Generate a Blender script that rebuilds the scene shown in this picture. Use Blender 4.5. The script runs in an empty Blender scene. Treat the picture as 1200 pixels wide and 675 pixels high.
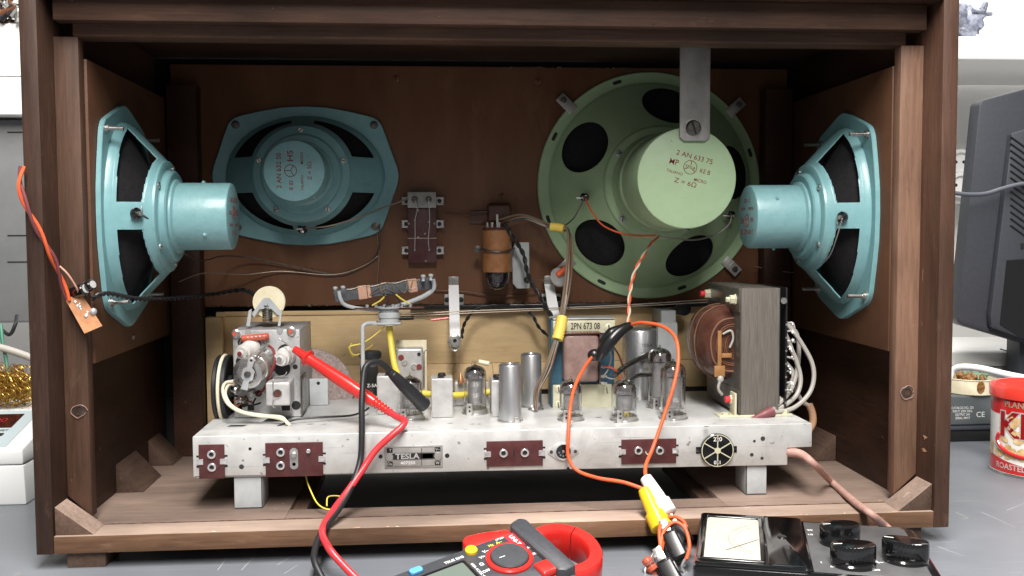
import bpy, bmesh, math, random
from mathutils import Vector as V, Matrix
random.seed(7)
PI = math.pi
sc = bpy.context.scene
COL = sc.collection
S = 0.01                                   # every measure below is in centimetres

# ---------------------------------------------------------------- camera model (measured from the cabinet's own lines)
F = 1153.2
CAM = V((-5.714, -73.89, 25.649))
yaw, pitch, roll = .0809, .0575, -.0051
FW = V((math.sin(yaw)*math.cos(pitch), math.cos(yaw)*math.cos(pitch), -math.sin(pitch)))
r0 = V((math.cos(yaw), -math.sin(yaw), 0)); u0 = r0.cross(FW)
RT = r0*math.cos(roll)+u0*math.sin(roll); UP = -r0*math.sin(roll)+u0*math.cos(roll)
def on(x, y, ax, v):
    d = FW+RT*((x-600)/F)-UP*((y-337.5)/F)
    return CAM+d*((v-CAM[ax])/d[ax])
def atx(x, y, X): return on(x, y, 0, X)    # the point seen there on a plane across X, Y or Z
def aty(x, y, Y): return on(x, y, 1, Y)
def atz(x, y, Z): return on(x, y, 2, Z)
X3, Y3, Z3 = V((1,0,0)), V((0,1,0)), V((0,0,1))
def path(*pts): return [aty(a, b, c) for a, b, c in pts]

# ---------------------------------------------------------------- materials
def mat(name, c, c2=None, rough=.5, metal=0, nscale=40, bump=0, bscale=200, coat=0, trans=0, ior=1.45,
        stretch=(1,1,1), rv=0, emit=None, spots=None, spscale=300, sppos=.72, alpha=1, lo=.35, hi=.65, detail=6, spec=.5, stain=None, stscale=22, stpos=.56, scr=None):
    m = bpy.data.materials.new(name); m.use_nodes = True
    nt = m.node_tree; N = nt.nodes; L = nt.links; b = N['Principled BSDF']
    b.inputs['Base Color'].default_value = (*c, 1); b.inputs['Roughness'].default_value = rough
    b.inputs['Metallic'].default_value = metal; b.inputs['IOR'].default_value = ior
    b.inputs['Transmission Weight'].default_value = trans; b.inputs['Coat Weight'].default_value = coat
    b.inputs['Coat Roughness'].default_value = .12; b.inputs['Alpha'].default_value = alpha
    b.inputs['Specular IOR Level'].default_value = spec
    tc = N.new('ShaderNodeTexCoord'); mp = N.new('ShaderNodeMapping'); mp.inputs['Scale'].default_value = stretch
    L.new(tc.outputs['Object'], mp.inputs['Vector'])
    col = None
    def noise(scale, det=detail, r=.6):
        n = N.new('ShaderNodeTexNoise'); n.inputs['Scale'].default_value = scale; n.inputs['Detail'].default_value = det
        n.inputs['Roughness'].default_value = r; L.new(mp.outputs[0], n.inputs['Vector']); return n
    if c2:
        n = noise(nscale); r = N.new('ShaderNodeValToRGB'); L.new(n.outputs[0], r.inputs[0])
        r.color_ramp.elements[0].position = lo; r.color_ramp.elements[1].position = hi
        r.color_ramp.elements[0].color = (*c, 1); r.color_ramp.elements[1].color = (*c2, 1); col = r.outputs[0]
        if rv:
            a = N.new('ShaderNodeMapRange'); L.new(n.outputs[0], a.inputs[0]); a.inputs[1].default_value = .3; a.inputs[2].default_value = .7
            a.inputs[3].default_value = rough-rv; a.inputs[4].default_value = rough+rv; L.new(a.outputs[0], b.inputs['Roughness'])
    if spots:
        n = noise(spscale, 3, .5); r = N.new('ShaderNodeValToRGB'); L.new(n.outputs[0], r.inputs[0])
        r.color_ramp.elements[0].position = sppos; r.color_ramp.elements[1].position = sppos+.04
        r.color_ramp.elements[0].color = (0,0,0,1); r.color_ramp.elements[1].color = (1,1,1,1)
        x = N.new('ShaderNodeMixRGB'); L.new(r.outputs[0], x.inputs[0]); x.inputs[1].default_value = (*c, 1)
        if col: L.new(col, x.inputs[1])
        x.inputs[2].default_value = (*spots, 1); col = x.outputs[0]
    if stain:      # grime and handling marks with ragged outlines
        n = noise(stscale, 9, .72); n.inputs['Distortion'].default_value = .8; r = N.new('ShaderNodeValToRGB'); L.new(n.outputs[0], r.inputs[0])
        r.color_ramp.elements[0].position = stpos; r.color_ramp.elements[1].position = stpos+.16
        r.color_ramp.elements[0].color = (0,0,0,1); r.color_ramp.elements[1].color = (.8,.8,.8,1)
        x = N.new('ShaderNodeMixRGB'); L.new(r.outputs[0], x.inputs[0]); x.inputs[1].default_value = (*c, 1)
        if col: L.new(col, x.inputs[1])
        x.inputs[2].default_value = (*stain, 1); col = x.outputs[0]
    if scr:        # fine scratches: very stretched noise at two slants
        for k, rot in enumerate((.5, -.9)):
            m2 = N.new('ShaderNodeMapping'); m2.inputs['Rotation'].default_value = (0, rot, rot*.7); m2.inputs['Scale'].default_value = (12, 700, 700)
            L.new(tc.outputs['Object'], m2.inputs['Vector']); n = N.new('ShaderNodeTexNoise'); n.inputs['Scale'].default_value = 1; n.inputs['Detail'].default_value = 2
            L.new(m2.outputs[0], n.inputs['Vector']); r = N.new('ShaderNodeValToRGB'); L.new(n.outputs[0], r.inputs[0])
            r.color_ramp.elements[0].position = .70; r.color_ramp.elements[1].position = .74
            r.color_ramp.elements[0].color = (0,0,0,1); r.color_ramp.elements[1].color = (.6,.6,.6,1)
            x = N.new('ShaderNodeMixRGB'); L.new(r.outputs[0], x.inputs[0]); x.inputs[1].default_value = (*c, 1)
            if col: L.new(col, x.inputs[1])
            x.inputs[2].default_value = (*scr, 1); col = x.outputs[0]
    if col: L.new(col, b.inputs['Base Color'])
    if bump:
        n = noise(bscale, 4); bp = N.new('ShaderNodeBump'); bp.inputs['Strength'].default_value = bump
        bp.inputs['Distance'].default_value = .0006; L.new(n.outputs[0], bp.inputs['Height']); L.new(bp.outputs[0], b.inputs['Normal'])
    if emit:
        b.inputs['Emission Color'].default_value = (*emit[0], 1); b.inputs['Emission Strength'].default_value = emit[1]
    return m

def wood(name, dark, mid, light, axis, scale=1, rough=.55, wear=None):
    warm = lambda c, k=1: (c[0]*1.03*k, c[1]*.95*k, c[2]*.88*k)
    dark = tuple(a*.85+b*.15 for a, b in zip(dark, mid)); light = tuple(a*.88+b*.12 for a, b in zip(light, mid))
    dark, mid, light = warm(dark), warm(mid), warm(light); wear = warm(wear, .9) if wear else None
    return wood_(name, dark, mid, light, axis, scale, rough, wear)
def wood_(name, dark, mid, light, axis, scale, rough, wear):
    """grain drawn out along one axis, a slow blotch on top, and pale worn scuffs"""
    m = bpy.data.materials.new(name); m.use_nodes = True
    nt = m.node_tree; N = nt.nodes; L = nt.links; b = N['Principled BSDF']
    tc = N.new('ShaderNodeTexCoord'); mp = N.new('ShaderNodeMapping')
    st = [14*scale]*3; st['xyz'.index(axis)] = .9*scale; mp.inputs['Scale'].default_value = st
    L.new(tc.outputs['Object'], mp.inputs['Vector'])
    n = N.new('ShaderNodeTexNoise'); n.inputs['Scale'].default_value = 27; n.inputs['Detail'].default_value = 9
    n.inputs['Roughness'].default_value = .68; n.inputs['Distortion'].default_value = .6; L.new(mp.outputs[0], n.inputs['Vector'])
    r = N.new('ShaderNodeValToRGB'); L.new(n.outputs[0], r.inputs[0]); e = r.color_ramp.elements
    e[0].position = .28; e[0].color = (*dark, 1); e[1].position = .76; e[1].color = (*light, 1)
    k = e.new(.5); k.color = (*mid, 1)
    n2 = N.new('ShaderNodeTexNoise'); n2.inputs['Scale'].default_value = 9; n2.inputs['Detail'].default_value = 5
    mp2 = N.new('ShaderNodeMapping'); s2 = [1.6]*3; s2['xyz'.index(axis)] = .7; mp2.inputs['Scale'].default_value = s2
    L.new(tc.outputs['Object'], mp2.inputs['Vector']); L.new(mp2.outputs[0], n2.inputs['Vector'])
    r2 = N.new('ShaderNodeValToRGB'); L.new(n2.outputs[0], r2.inputs[0]); e = r2.color_ramp.elements
    e[0].position = .36; e[0].color = (.55,.55,.55,1); e[1].position = .66; e[1].color = (1.25,1.25,1.25,1)
    x = N.new('ShaderNodeMixRGB'); x.blend_type = 'MULTIPLY'; x.inputs[0].default_value = 1
    L.new(r.outputs[0], x.inputs[1]); L.new(r2.outputs[0], x.inputs[2]); out = x.outputs[0]
    if wear:
        n3 = N.new('ShaderNodeTexNoise'); n3.inputs['Scale'].default_value = 38; n3.inputs['Detail'].default_value = 7; n3.inputs['Roughness'].default_value = .7
        mp3 = N.new('ShaderNodeMapping'); s3 = [2.2]*3; s3['xyz'.index(axis)] = .5; mp3.inputs['Scale'].default_value = s3
        L.new(tc.outputs['Object'], mp3.inputs['Vector']); L.new(mp3.outputs[0], n3.inputs['Vector'])
        r3 = N.new('ShaderNodeValToRGB'); L.new(n3.outputs[0], r3.inputs[0]); e = r3.color_ramp.elements
        e[0].position = .62; e[0].color = (0,0,0,1); e[1].position = .74; e[1].color = (.75,.75,.75,1)
        y = N.new('ShaderNodeMixRGB'); L.new(r3.outputs[0], y.inputs[0]); L.new(out, y.inputs[1]); y.inputs[2].default_value = (*wear, 1); out = y.outputs[0]
    for sc_, ps_, cl_ in ((170, .735, tuple(min(.6, k*2.6) for k in light)), (120, .74, tuple(k*.4 for k in dark))):      # nicks and dents
        n4 = N.new('ShaderNodeTexNoise'); n4.inputs['Scale'].default_value = sc_; n4.inputs['Detail'].default_value = 3; n4.inputs['Distortion'].default_value = 1.2
        mp4 = N.new('ShaderNodeMapping'); s4 = [1.0]*3; s4['xyz'.index(axis)] = .45; mp4.inputs['Scale'].default_value = s4
        L.new(tc.outputs['Object'], mp4.inputs['Vector']); L.new(mp4.outputs[0], n4.inputs['Vector'])
        r4 = N.new('ShaderNodeValToRGB'); L.new(n4.outputs[0], r4.inputs[0]); e = r4.color_ramp.elements
        e[0].position = ps_; e[0].color = (0,0,0,1); e[1].position = ps_+.03; e[1].color = (.9,.9,.9,1)
        y = N.new('ShaderNodeMixRGB'); L.new(r4.outputs[0], y.inputs[0]); L.new(out, y.inputs[1]); y.inputs[2].default_value = (*cl_, 1); out = y.outputs[0]
    L.new(out, b.inputs['Base Color']); b.inputs['Roughness'].default_value = rough; b.inputs['Specular IOR Level'].default_value = .28
    bp = N.new('ShaderNodeBump'); bp.inputs['Strength'].default_value = .35; bp.inputs['Distance'].default_value = .0006
    L.new(n.outputs[0], bp.inputs['Height']); L.new(bp.outputs[0], b.inputs['Normal'])
    return m

M = {}
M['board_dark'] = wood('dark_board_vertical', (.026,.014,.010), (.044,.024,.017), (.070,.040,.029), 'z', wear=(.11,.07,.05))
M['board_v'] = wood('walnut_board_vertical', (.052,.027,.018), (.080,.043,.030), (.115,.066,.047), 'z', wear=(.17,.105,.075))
M['board_h'] = wood('walnut_board_horizontal', (.034,.018,.012), (.055,.030,.021), (.085,.048,.034), 'x', wear=(.13,.085,.062))
M['rail'] = wood('worn_rail', (.040,.021,.014), (.070,.039,.027), (.11,.064,.044), 'x', wear=(.17,.115,.085))
M['front_rail'] = wood('worn_front_rail', (.10,.055,.033), (.16,.092,.056), (.22,.135,.086), 'x', wear=(.29,.20,.14))
M['lip'] = wood('bare_lip', (.30,.235,.20), (.38,.305,.265), (.45,.37,.325), 'x', wear=(.52,.40,.30))
M['stile'] = wood('oak_stile_shaded', (.040,.022,.015), (.064,.036,.025), (.095,.056,.040), 'z', wear=(.12,.078,.058))  # left stile, the side board's shade put into its colour
M['stile_r'] = wood('oak_stile_lit', (.11,.062,.044), (.165,.10,.072), (.22,.14,.105), 'z', wear=(.07,.035,.025))  # right stile, same oak with the light on it put into the colour
M['floor'] = wood('dusty_floor_board', (.135,.100,.085), (.185,.145,.127), (.235,.19,.168), 'x', wear=(.28,.23,.205))
M['block'] = wood('glue_block', (.055,.035,.027), (.085,.057,.045), (.12,.083,.066), 'y', wear=(.16,.115,.095))
M['block_pale'] = wood('glue_block_pale', (.20,.15,.125), (.32,.25,.22), (.42,.35,.31), 'z', wear=(.48,.40,.36))
M['amber'] = mat('amber_insulating_board', (.27,.13,.045), (.34,.17,.065), rough=.4, nscale=120)
M['cablegrey'] = mat('mid_grey_cable', (.10,.11,.13), rough=.45)
M['crack'] = mat('dark_filled_joint', (.02,.010,.007), (.10,.04,.03), rough=.9, nscale=300)
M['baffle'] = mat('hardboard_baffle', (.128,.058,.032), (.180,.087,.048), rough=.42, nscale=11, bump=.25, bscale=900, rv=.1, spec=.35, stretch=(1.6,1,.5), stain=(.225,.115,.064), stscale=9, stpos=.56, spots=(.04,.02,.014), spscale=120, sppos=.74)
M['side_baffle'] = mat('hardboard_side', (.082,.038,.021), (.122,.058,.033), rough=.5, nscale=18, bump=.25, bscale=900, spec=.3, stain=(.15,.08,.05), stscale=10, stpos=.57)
M['inner'] = wood('inner_wall', (.030,.014,.010), (.045,.022,.015), (.07,.036,.026), 'y', wear=(.09,.05,.036))
M['pale'] = wood('pale_plywood', (.62,.48,.27), (.68,.535,.32), (.71,.57,.35), 'x', wear=(.66,.50,.29))
M['gapshade'] = mat('black_gap_shade', (.006,.005,.005), rough=.8)  # black in place of the shade in gaps and behind the chassis
M['frayed'] = mat('frayed_board_edge', (.05,.03,.02), (.30,.22,.15), rough=.9, nscale=260, lo=.5, hi=.72)
M['teal'] = mat('teal_hammer_paint', (.17,.35,.375), (.20,.39,.415), rough=.36, nscale=90, bump=.15, bscale=500, coat=.12, spots=(.10,.10,.09), spscale=300, sppos=.73, stain=(.14,.27,.285), stscale=22, stpos=.6)
M['teal_lit'] = mat('teal_cap_lit', (.185,.365,.39), (.215,.40,.425), rough=.4, nscale=160, bump=.45, bscale=240, coat=.1, spots=(.1,.12,.12), spscale=420, sppos=.725)  # lit teal for the magnet covers, light put into the colour
M['green'] = mat('green_enamel', (.33,.47,.275), (.36,.505,.30), rough=.36, nscale=60, bump=.08, bscale=400, coat=.15, spots=(.14,.15,.09), spscale=260, sppos=.735, stain=(.27,.37,.22), stscale=20, stpos=.6)
M['green_cap'] = mat('green_cap_enamel', (.345,.485,.295), (.37,.51,.32), rough=.42, nscale=120, bump=.15, bscale=500, spots=(.12,.15,.10), spscale=260, sppos=.735)
M['cone'] = mat('black_paper_cone', (.007,.007,.009), (.014,.013,.016), rough=.85, nscale=300, bump=.3, bscale=900)
M['zinc'] = mat('zinc_sheet', (.36,.362,.365), (.48,.485,.49), rough=.42, metal=.45, nscale=70, bump=.08, bscale=500, rv=.1, spots=(.16,.14,.13), spscale=260, sppos=.67, stain=(.25,.235,.22), stscale=45, stpos=.55)
M['alu'] = mat('dull_aluminium_chassis', (.50,.505,.50), (.60,.605,.60), rough=.44, metal=.3, nscale=45, bump=.08, bscale=300, rv=.1, spots=(.26,.24,.23), spscale=190, sppos=.69, stain=(.36,.35,.335), stscale=16, stpos=.55, scr=(.38,.38,.38))
M['can'] = mat('drawn_aluminium_can', (.50,.51,.53), (.66,.67,.69), rough=.3, metal=.9, nscale=60, stretch=(1,1,.15), rv=.08)
M['whitecan'] = mat('matt_aluminium_box', (.45,.445,.44), (.55,.545,.54), rough=.42, metal=.4, nscale=90, rv=.1, stain=(.33,.31,.29), stscale=60, stpos=.58)
M['steel'] = mat('plain_steel', (.42,.41,.40), (.60,.59,.57), rough=.32, metal=.9, nscale=120, rv=.1)
M['strap'] = mat('aged_strap_steel', (.27,.262,.252), (.46,.45,.435), rough=.38, metal=.5, nscale=38, stretch=(1,1,.6), rv=.12, stain=(.16,.15,.14), stscale=40, stpos=.62)
M['darksteel'] = mat('dark_steel', (.09,.085,.08), (.17,.16,.15), rough=.35, metal=.85, nscale=200)
M['bright'] = mat('bright_metal', (.82,.82,.83), rough=.22, metal=.8)
M['brightstrip'] = mat('bracket_white_sheen', (.86,.87,.89), (.9,.9,.92), rough=.45, metal=.0, nscale=80)  # reflection on the metal strips put into a plain white colour
M['bakelite'] = mat('maroon_bakelite', (.060,.016,.018), (.085,.026,.026), rough=.35, nscale=150, coat=.2)
M['black'] = mat('black_plastic', (.010,.010,.011), rough=.32, coat=.2)
M['blackgloss'] = mat('glossy_black_bakelite', (.006,.006,.007), rough=.12, coat=.9)
M['blackrubber'] = mat('black_rubber', (.016,.017,.020), rough=.45)
M['greyblack'] = mat('charcoal_plastic', (.045,.048,.055), (.055,.058,.066), rough=.42, nscale=300, bump=.06, bscale=1500)
M['meterface'] = mat('grey_meter_fascia', (.075,.075,.078), (.10,.10,.104), rough=.42, nscale=60, spots=(.3,.3,.3), spscale=400, sppos=.74)
M['paper'] = mat('white_dial_paper', (.58,.54,.45), (.50,.465,.385), rough=.6, nscale=40)
M['red'] = mat('red_plastic', (.62,.022,.018), (.66,.028,.022), rough=.3, nscale=100, coat=.3)
M['redcable'] = mat('red_silicone', (.66,.035,.045), rough=.33, coat=.2)
M['orange'] = mat('orange_wire', (.78,.125,.035), (.62,.10,.04), rough=.42, nscale=140)
M['whitewire'] = mat('off_white_wire', (.62,.56,.44), rough=.45)
M['greywire'] = mat('grey_wire', (.36,.34,.31), rough=.45)
M['olivewire'] = mat('olive_grey_wire', (.15,.13,.09), rough=.5)
M['white'] = mat('white_plastic', (.80,.80,.79), (.74,.74,.73), rough=.4, nscale=30)
M['yellow'] = mat('yellow_plastic', (.85,.52,.02), rough=.35, coat=.2)
M['yellowcable'] = mat('yellow_cable', (.72,.58,.09), rough=.4)
M['yellowsleeve'] = mat('yellow_sleeve', (.74,.55,.10), rough=.5)
M['brownwire'] = mat('brown_wire', (.14,.055,.025), rough=.45)
M['pinkcord'] = mat('dusty_rose_cord', (.36,.20,.165), (.42,.26,.22), rough=.6, nscale=200)
M['copper'] = mat('copper_wire', (.62,.30,.16), rough=.35, metal=.8)
M['tinned'] = mat('tinned_wire', (.30,.25,.20), rough=.4, metal=.5)
M['cream'] = mat('cream_nylon', (.72,.64,.44), (.80,.74,.56), rough=.45, nscale=90, spots=(.30,.2,.1), spscale=150, sppos=.72)
M['creamplate'] = mat('cream_lacquered_steel', (.52,.50,.36), (.62,.60,.45), rough=.4, nscale=80, metal=.15)
M['blue'] = mat('blue_laminations', (.028,.085,.135), (.045,.12,.18), rough=.4, nscale=220, stretch=(1,1,6))
M['coil'] = mat('varnished_coil_paper', (.070,.027,.019), (.115,.046,.031), rough=.25, nscale=60, coat=.3, bump=.25, bscale=120)
M['paperedge'] = mat('raw_paper_edge', (.20,.095,.055), rough=.6)
M['coilgrey'] = mat('dusty_coil_cover', (.21,.13,.115), (.30,.20,.18), rough=.5, nscale=90, bump=.3, bscale=300, coat=.1)
M['dust'] = mat('dust_covered_disc', (.20,.155,.145), (.36,.29,.275), rough=.8, nscale=420, bump=.5, bscale=700)
M['redink'] = mat('maroon_ink', (.20,.03,.03), rough=.6)
M['blackink'] = mat('black_ink', (.012,.012,.012), rough=.6)
M['whiteink'] = mat('white_ink', (.75,.75,.73), rough=.6)
M['yellowink'] = mat('yellow_ink', (.75,.62,.05), rough=.6)
M['glass'] = mat('valve_glass', (.93,.93,.94), rough=.03, trans=1, ior=1.42)
M['getter'] = mat('silvered_getter', (.42,.40,.39), (.68,.66,.65), rough=.12, metal=.95, nscale=110)
M['plate'] = mat('grey_anode', (.42,.415,.41), (.58,.57,.56), rough=.4, metal=.35, nscale=200)
M['mica'] = mat('mica', (.62,.60,.56), rough=.3)
M['ferrite'] = mat('ferrite_rod', (.045,.048,.056), (.10,.105,.12), rough=.45, nscale=160)
M['tape'] = mat('pink_paper_tape', (.46,.25,.17), (.55,.33,.24), rough=.6, nscale=120)
M['greymet'] = mat('light_grey_paint', (.36,.385,.40), (.46,.48,.49), rough=.5, nscale=60, spots=(.25,.25,.25), spscale=220, sppos=.72)
M['paxolin'] = mat('brown_paxolin_tube', (.25,.105,.04), (.34,.16,.07), rough=.3, nscale=100, coat=.4)
M['smoke'] = mat('smoked_glass', (.012,.009,.010), rough=.06, coat=1)
M['maroonsleeve'] = mat('maroon_rubber_sleeve', (.17,.05,.055), rough=.45)
M['tansleeve'] = mat('tan_sleeve', (.48,.28,.17), rough=.5)
M['bench'] = mat('grey_laminate_bench', (.145,.157,.178), (.178,.19,.212), spec=.35, rough=.42, nscale=7, rv=.06, bump=.04, bscale=900, spots=(.40,.31,.23), spscale=26, sppos=.72, scr=(.30,.31,.33))
M['scratch'] = mat('pale_scratch', (.48,.48,.49), rough=.6)
M['offwall'] = mat('white_painted_wall', (.84,.84,.82), rough=.7)
M['shelfw'] = mat('white_shelf', (.84,.84,.83), rough=.5)
M['monitor'] = mat('dark_grey_monitor_shell', (.032,.036,.045), (.038,.042,.052), rough=.5, nscale=200, bump=.08, bscale=1600)
M['equip'] = mat('equipment_grey', (.50,.51,.50), (.56,.57,.56), rough=.5, nscale=30)
M['equipdark'] = mat('equipment_slate', (.10,.115,.12), rough=.5)
M['psu'] = mat('instrument_white', (.70,.71,.71), rough=.4)
M['psupanel'] = mat('instrument_pale_blue', (.42,.50,.53), rough=.4)
M['display'] = mat('dark_red_display', (.03,.004,.006), rough=.2)
M['led'] = mat('red_led_digits', (.22,.01,.02), rough=.4, emit=((.9,.03,.06), .12))
M['brass'] = mat('brass_wool_wire', (.62,.40,.10), (.36,.20,.035), rough=.32, metal=.9, nscale=500)
M['rubberlid'] = mat('red_plastic_lid', (.66,.045,.03), rough=.3, coat=.3, trans=.0)
M['canred'] = mat('printed_tin_red', (.55,.02,.02), rough=.25, coat=.5)
M['canwhite'] = mat('printed_tin_white', (.80,.78,.74), rough=.25, coat=.5)
M['peanut'] = mat('printed_peanuts', (.55,.33,.13), (.78,.60,.33), rough=.35, nscale=120, coat=.4)
M['pcb'] = mat('brown_stripboard', (.40,.17,.075), (.50,.24,.11), rough=.5, nscale=200)
M['solder'] = mat('solder', (.55,.54,.53), rough=.35, metal=.6)
M['lcd'] = mat('lcd_glass', (.13,.16,.14), rough=.15, coat=.5)
M['bluebtn'] = mat('blue_button', (.10,.36,.72), rough=.4)
M['ceramic'] = mat('white_ceramic', (.50,.49,.47), (.62,.60,.58), rough=.3, nscale=90)
M['redcomp'] = mat('red_lacquer_resistor', (.42,.075,.04), (.50,.11,.06), rough=.35, nscale=150)
M['lam'] = mat('steel_laminations', (.115,.10,.088), (.20,.18,.16), rough=.45, metal=.1, nscale=60, stretch=(30,1,.6), stain=(.10,.08,.065), stscale=30, stpos=.6)
M['lam2'] = mat('lamination_plate', (.10,.09,.08), (.15,.14,.125), rough=.3, metal=.5, nscale=60)
M['clearcase'] = mat('clear_glass_bits', (.9,.9,.9), rough=.1, trans=.9)
M['bag'] = mat('blue_grey_cloth', (.10,.115,.17), (.35,.37,.44), rough=.6, nscale=120)

# ---------------------------------------------------------------- mesh builder
class MB:
    def __init__(s): s.v = []; s.f = []
    def add(s, vs, fs, mi=0, T=None):
        o = len(s.v)
        s.v += [(T @ V(p)) if T is not None else V(p) for p in vs]
        s.f += [([o+i for i in f], mi) for f in fs]
        return s
    def bm(s, bm, mi=0, T=None):
        bm.verts.index_update()
        s.add([v.co.copy() for v in bm.verts], [[v.index for v in f.verts] for f in bm.faces], mi, T); bm.free(); return s
    def box(s, x0, x1, y0, y1, z0, z1, bev=.06, mi=0, T=None, seg=2):
        b = bmesh.new(); bmesh.ops.create_cube(b, size=1)
        for v in b.verts: v.co = V(((x0+x1)/2+v.co.x*(x1-x0), (y0+y1)/2+v.co.y*(y1-y0), (z0+z1)/2+v.co.z*(z1-z0)))
        if bev: bmesh.ops.bevel(b, geom=b.edges[:], offset=min(bev, .45*min(abs(x1-x0), abs(y1-y0), abs(z1-z0))), segments=seg, affect='EDGES', profile=.5)
        return s.bm(b, mi, T)
    def prism(s, poly, d, O=V((0,0,0)), A=X3, B=Z3, N=None, bev=0, mi=0, T=None):
        """poly in (A,B) about O, pushed d along N"""
        N = N if N is not None else A.cross(B)
        b = bmesh.new(); vs = [b.verts.new(O+A*x+B*y) for x, y in poly]; f = b.faces.new(vs)
        r = bmesh.ops.extrude_face_region(b, geom=[f])
        for e in r['geom']:
            if isinstance(e, bmesh.types.BMVert): e.co += N*d
        bmesh.ops.recalc_face_normals(b, faces=b.faces[:])
        if bev: bmesh.ops.bevel(b, geom=b.edges[:], offset=bev, segments=2, affect='EDGES', profile=.5)
        return s.bm(b, mi, T)
    def lathe(s, prof, O=V((0,0,0)), N=Z3, seg=40, mi=0, T=None, cap=True):
        N = V(N).normalized(); A = N.orthogonal().normalized(); B = N.cross(A)
        vs = []; fs = []
        for r, h in prof:
            for k in range(seg):
                a = 2*PI*k/seg; vs.append(V(O)+N*h+(A*math.cos(a)+B*math.sin(a))*r)
        for i in range(len(prof)-1):
            for k in range(seg):
                a = i*seg+k; b = i*seg+(k+1) % seg; fs.append([a, b, b+seg, a+seg])
        if cap:
            if prof[0][0] > 1e-5: fs.append(list(range(seg))[::-1])
            if prof[-1][0] > 1e-5: fs.append([(len(prof)-1)*seg+k for k in range(seg)])
        return s.add(vs, fs, mi, T)
    def cyl(s, p0, p1, r, r1=None, seg=20, mi=0, T=None, bev=0):
        p0 = V(p0); p1 = V(p1); h = (p1-p0).length; r1 = r if r1 is None else r1
        pr = [(r, 0), (r1, h)] if not bev else [(r-bev, 0), (r, bev), (r1, h-bev), (r1-bev, h)]
        return s.lathe(pr, p0, p1-p0, seg, mi, T)
    def ball(s, p, r, mi=0, T=None, sz=(1,1,1), seg=16):
        vs = []; fs = []; n = seg//2
        for i in range(n+1):
            t = PI*i/n
            for k in range(seg):
                a = 2*PI*k/seg; vs.append(V(p)+V((math.sin(t)*math.cos(a)*r*sz[0], math.sin(t)*math.sin(a)*r*sz[1], math.cos(t)*r*sz[2])))
        for i in range(n):
            for k in range(seg):
                a = i*seg+k; b = i*seg+(k+1) % seg; fs.append([a, a+seg, b+seg, b])
        return s.add(vs, fs, mi, T)
    def tube(s, pts, r, seg=10, mi=0, T=None, smooth=True, sub=8):
        pts = [V(p) for p in pts]
        rr = r if isinstance(r, (list, tuple)) else [r]*len(pts)
        if smooth and len(pts) > 2:
            P = []; R_ = []
            for i in range(len(pts)-1):
                a = pts[max(i-1, 0)]; b = pts[i]; c = pts[i+1]; d = pts[min(i+2, len(pts)-1)]
                for k in range(sub):
                    t = k/sub
                    P.append(.5*((2*b)+(c-a)*t+(2*a-5*b+4*c-d)*t*t+(3*b-a-3*c+d)*t**3)); R_.append(rr[i]*(1-t)+rr[i+1]*t)
            P.append(pts[-1]); R_.append(rr[-1]); pts = P; rr = R_
        vs = []; fs = []; n = len(pts); nr = None
        for i in range(n):
            t = (pts[min(i+1, n-1)]-pts[max(i-1, 0)])
            t = t.normalized() if t.length > 1e-9 else Z3
            if nr is None: nr = t.orthogonal().normalized()
            nr = nr-t*nr.dot(t); nr = nr.normalized() if nr.length > 1e-6 else t.orthogonal().normalized()
            bn = t.cross(nr)
            for k in range(seg):
                a = 2*PI*k/seg; vs.append(pts[i]+(nr*math.cos(a)+bn*math.sin(a))*rr[i])
        for i in range(n-1):
            for k in range(seg):
                a = i*seg+k; b = i*seg+(k+1) % seg; fs.append([a, b, b+seg, a+seg])
        fs.append(list(range(seg))[::-1]); fs.append([(n-1)*seg+k for k in range(seg)])
        return s.add(vs, fs, mi, T)
    def build(s, name, mats, parent=None, world=True, sharp=38, loc=None):
        mats = mats if isinstance(mats, (list, tuple)) else [mats]
        me = bpy.data.meshes.new(name)
        L = V((0,0,0))
        if world and parent is not None: L = V(parent['_loc'])
        if loc is not None: L = V(loc)
        me.from_pydata([tuple((p-L)*S) for p in s.v], [], [f for f, _ in s.f])
        for m in mats: me.materials.append(M[m])
        for p, (_, mi) in zip(me.polygons, s.f): p.material_index = mi; p.use_smooth = True
        me.update(); me.set_sharp_from_angle(angle=math.radians(sharp))
        o = bpy.data.objects.new(name, me); COL.objects.link(o)
        if parent is not None: o.parent = parent; o['_loc'] = list(L) if world else [0,0,0]
        else: o.location = L*S
        if parent is not None and not world: o['_loc'] = [0,0,0]
        return o
def tag(o, label=None, cat=None, group=None, kind=None):
    if label: o['label'] = label
    if cat: o['category'] = cat
    if group: o['group'] = group
    if kind: o['kind'] = kind
    return o
def thing(name, loc, label, cat, group=None, T=None):
    o = bpy.data.objects.new(name, None); COL.objects.link(o)
    if T is not None:
        m = T.copy(); m.translation = T.translation*S; o.matrix_world = m; o['_loc'] = [0,0,0]
    else: o.location = V(loc)*S; o['_loc'] = list(V(loc))
    o.empty_display_size = .01
    return tag(o, label, cat, group)
def solo(mb, name, mats, label, cat, group=None, loc=None, sharp=38):
    """a thing that is one mesh"""
    L = loc if loc is not None else V((sum(v.x for v in mb.v)/len(mb.v), sum(v.y for v in mb.v)/len(mb.v), min(v.z for v in mb.v)))
    return tag(mb.build(name, mats, None, loc=L, sharp=sharp), label, cat, group)
def struct(mb, name, mats): return tag(mb.build(name, mats), kind='structure')
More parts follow.
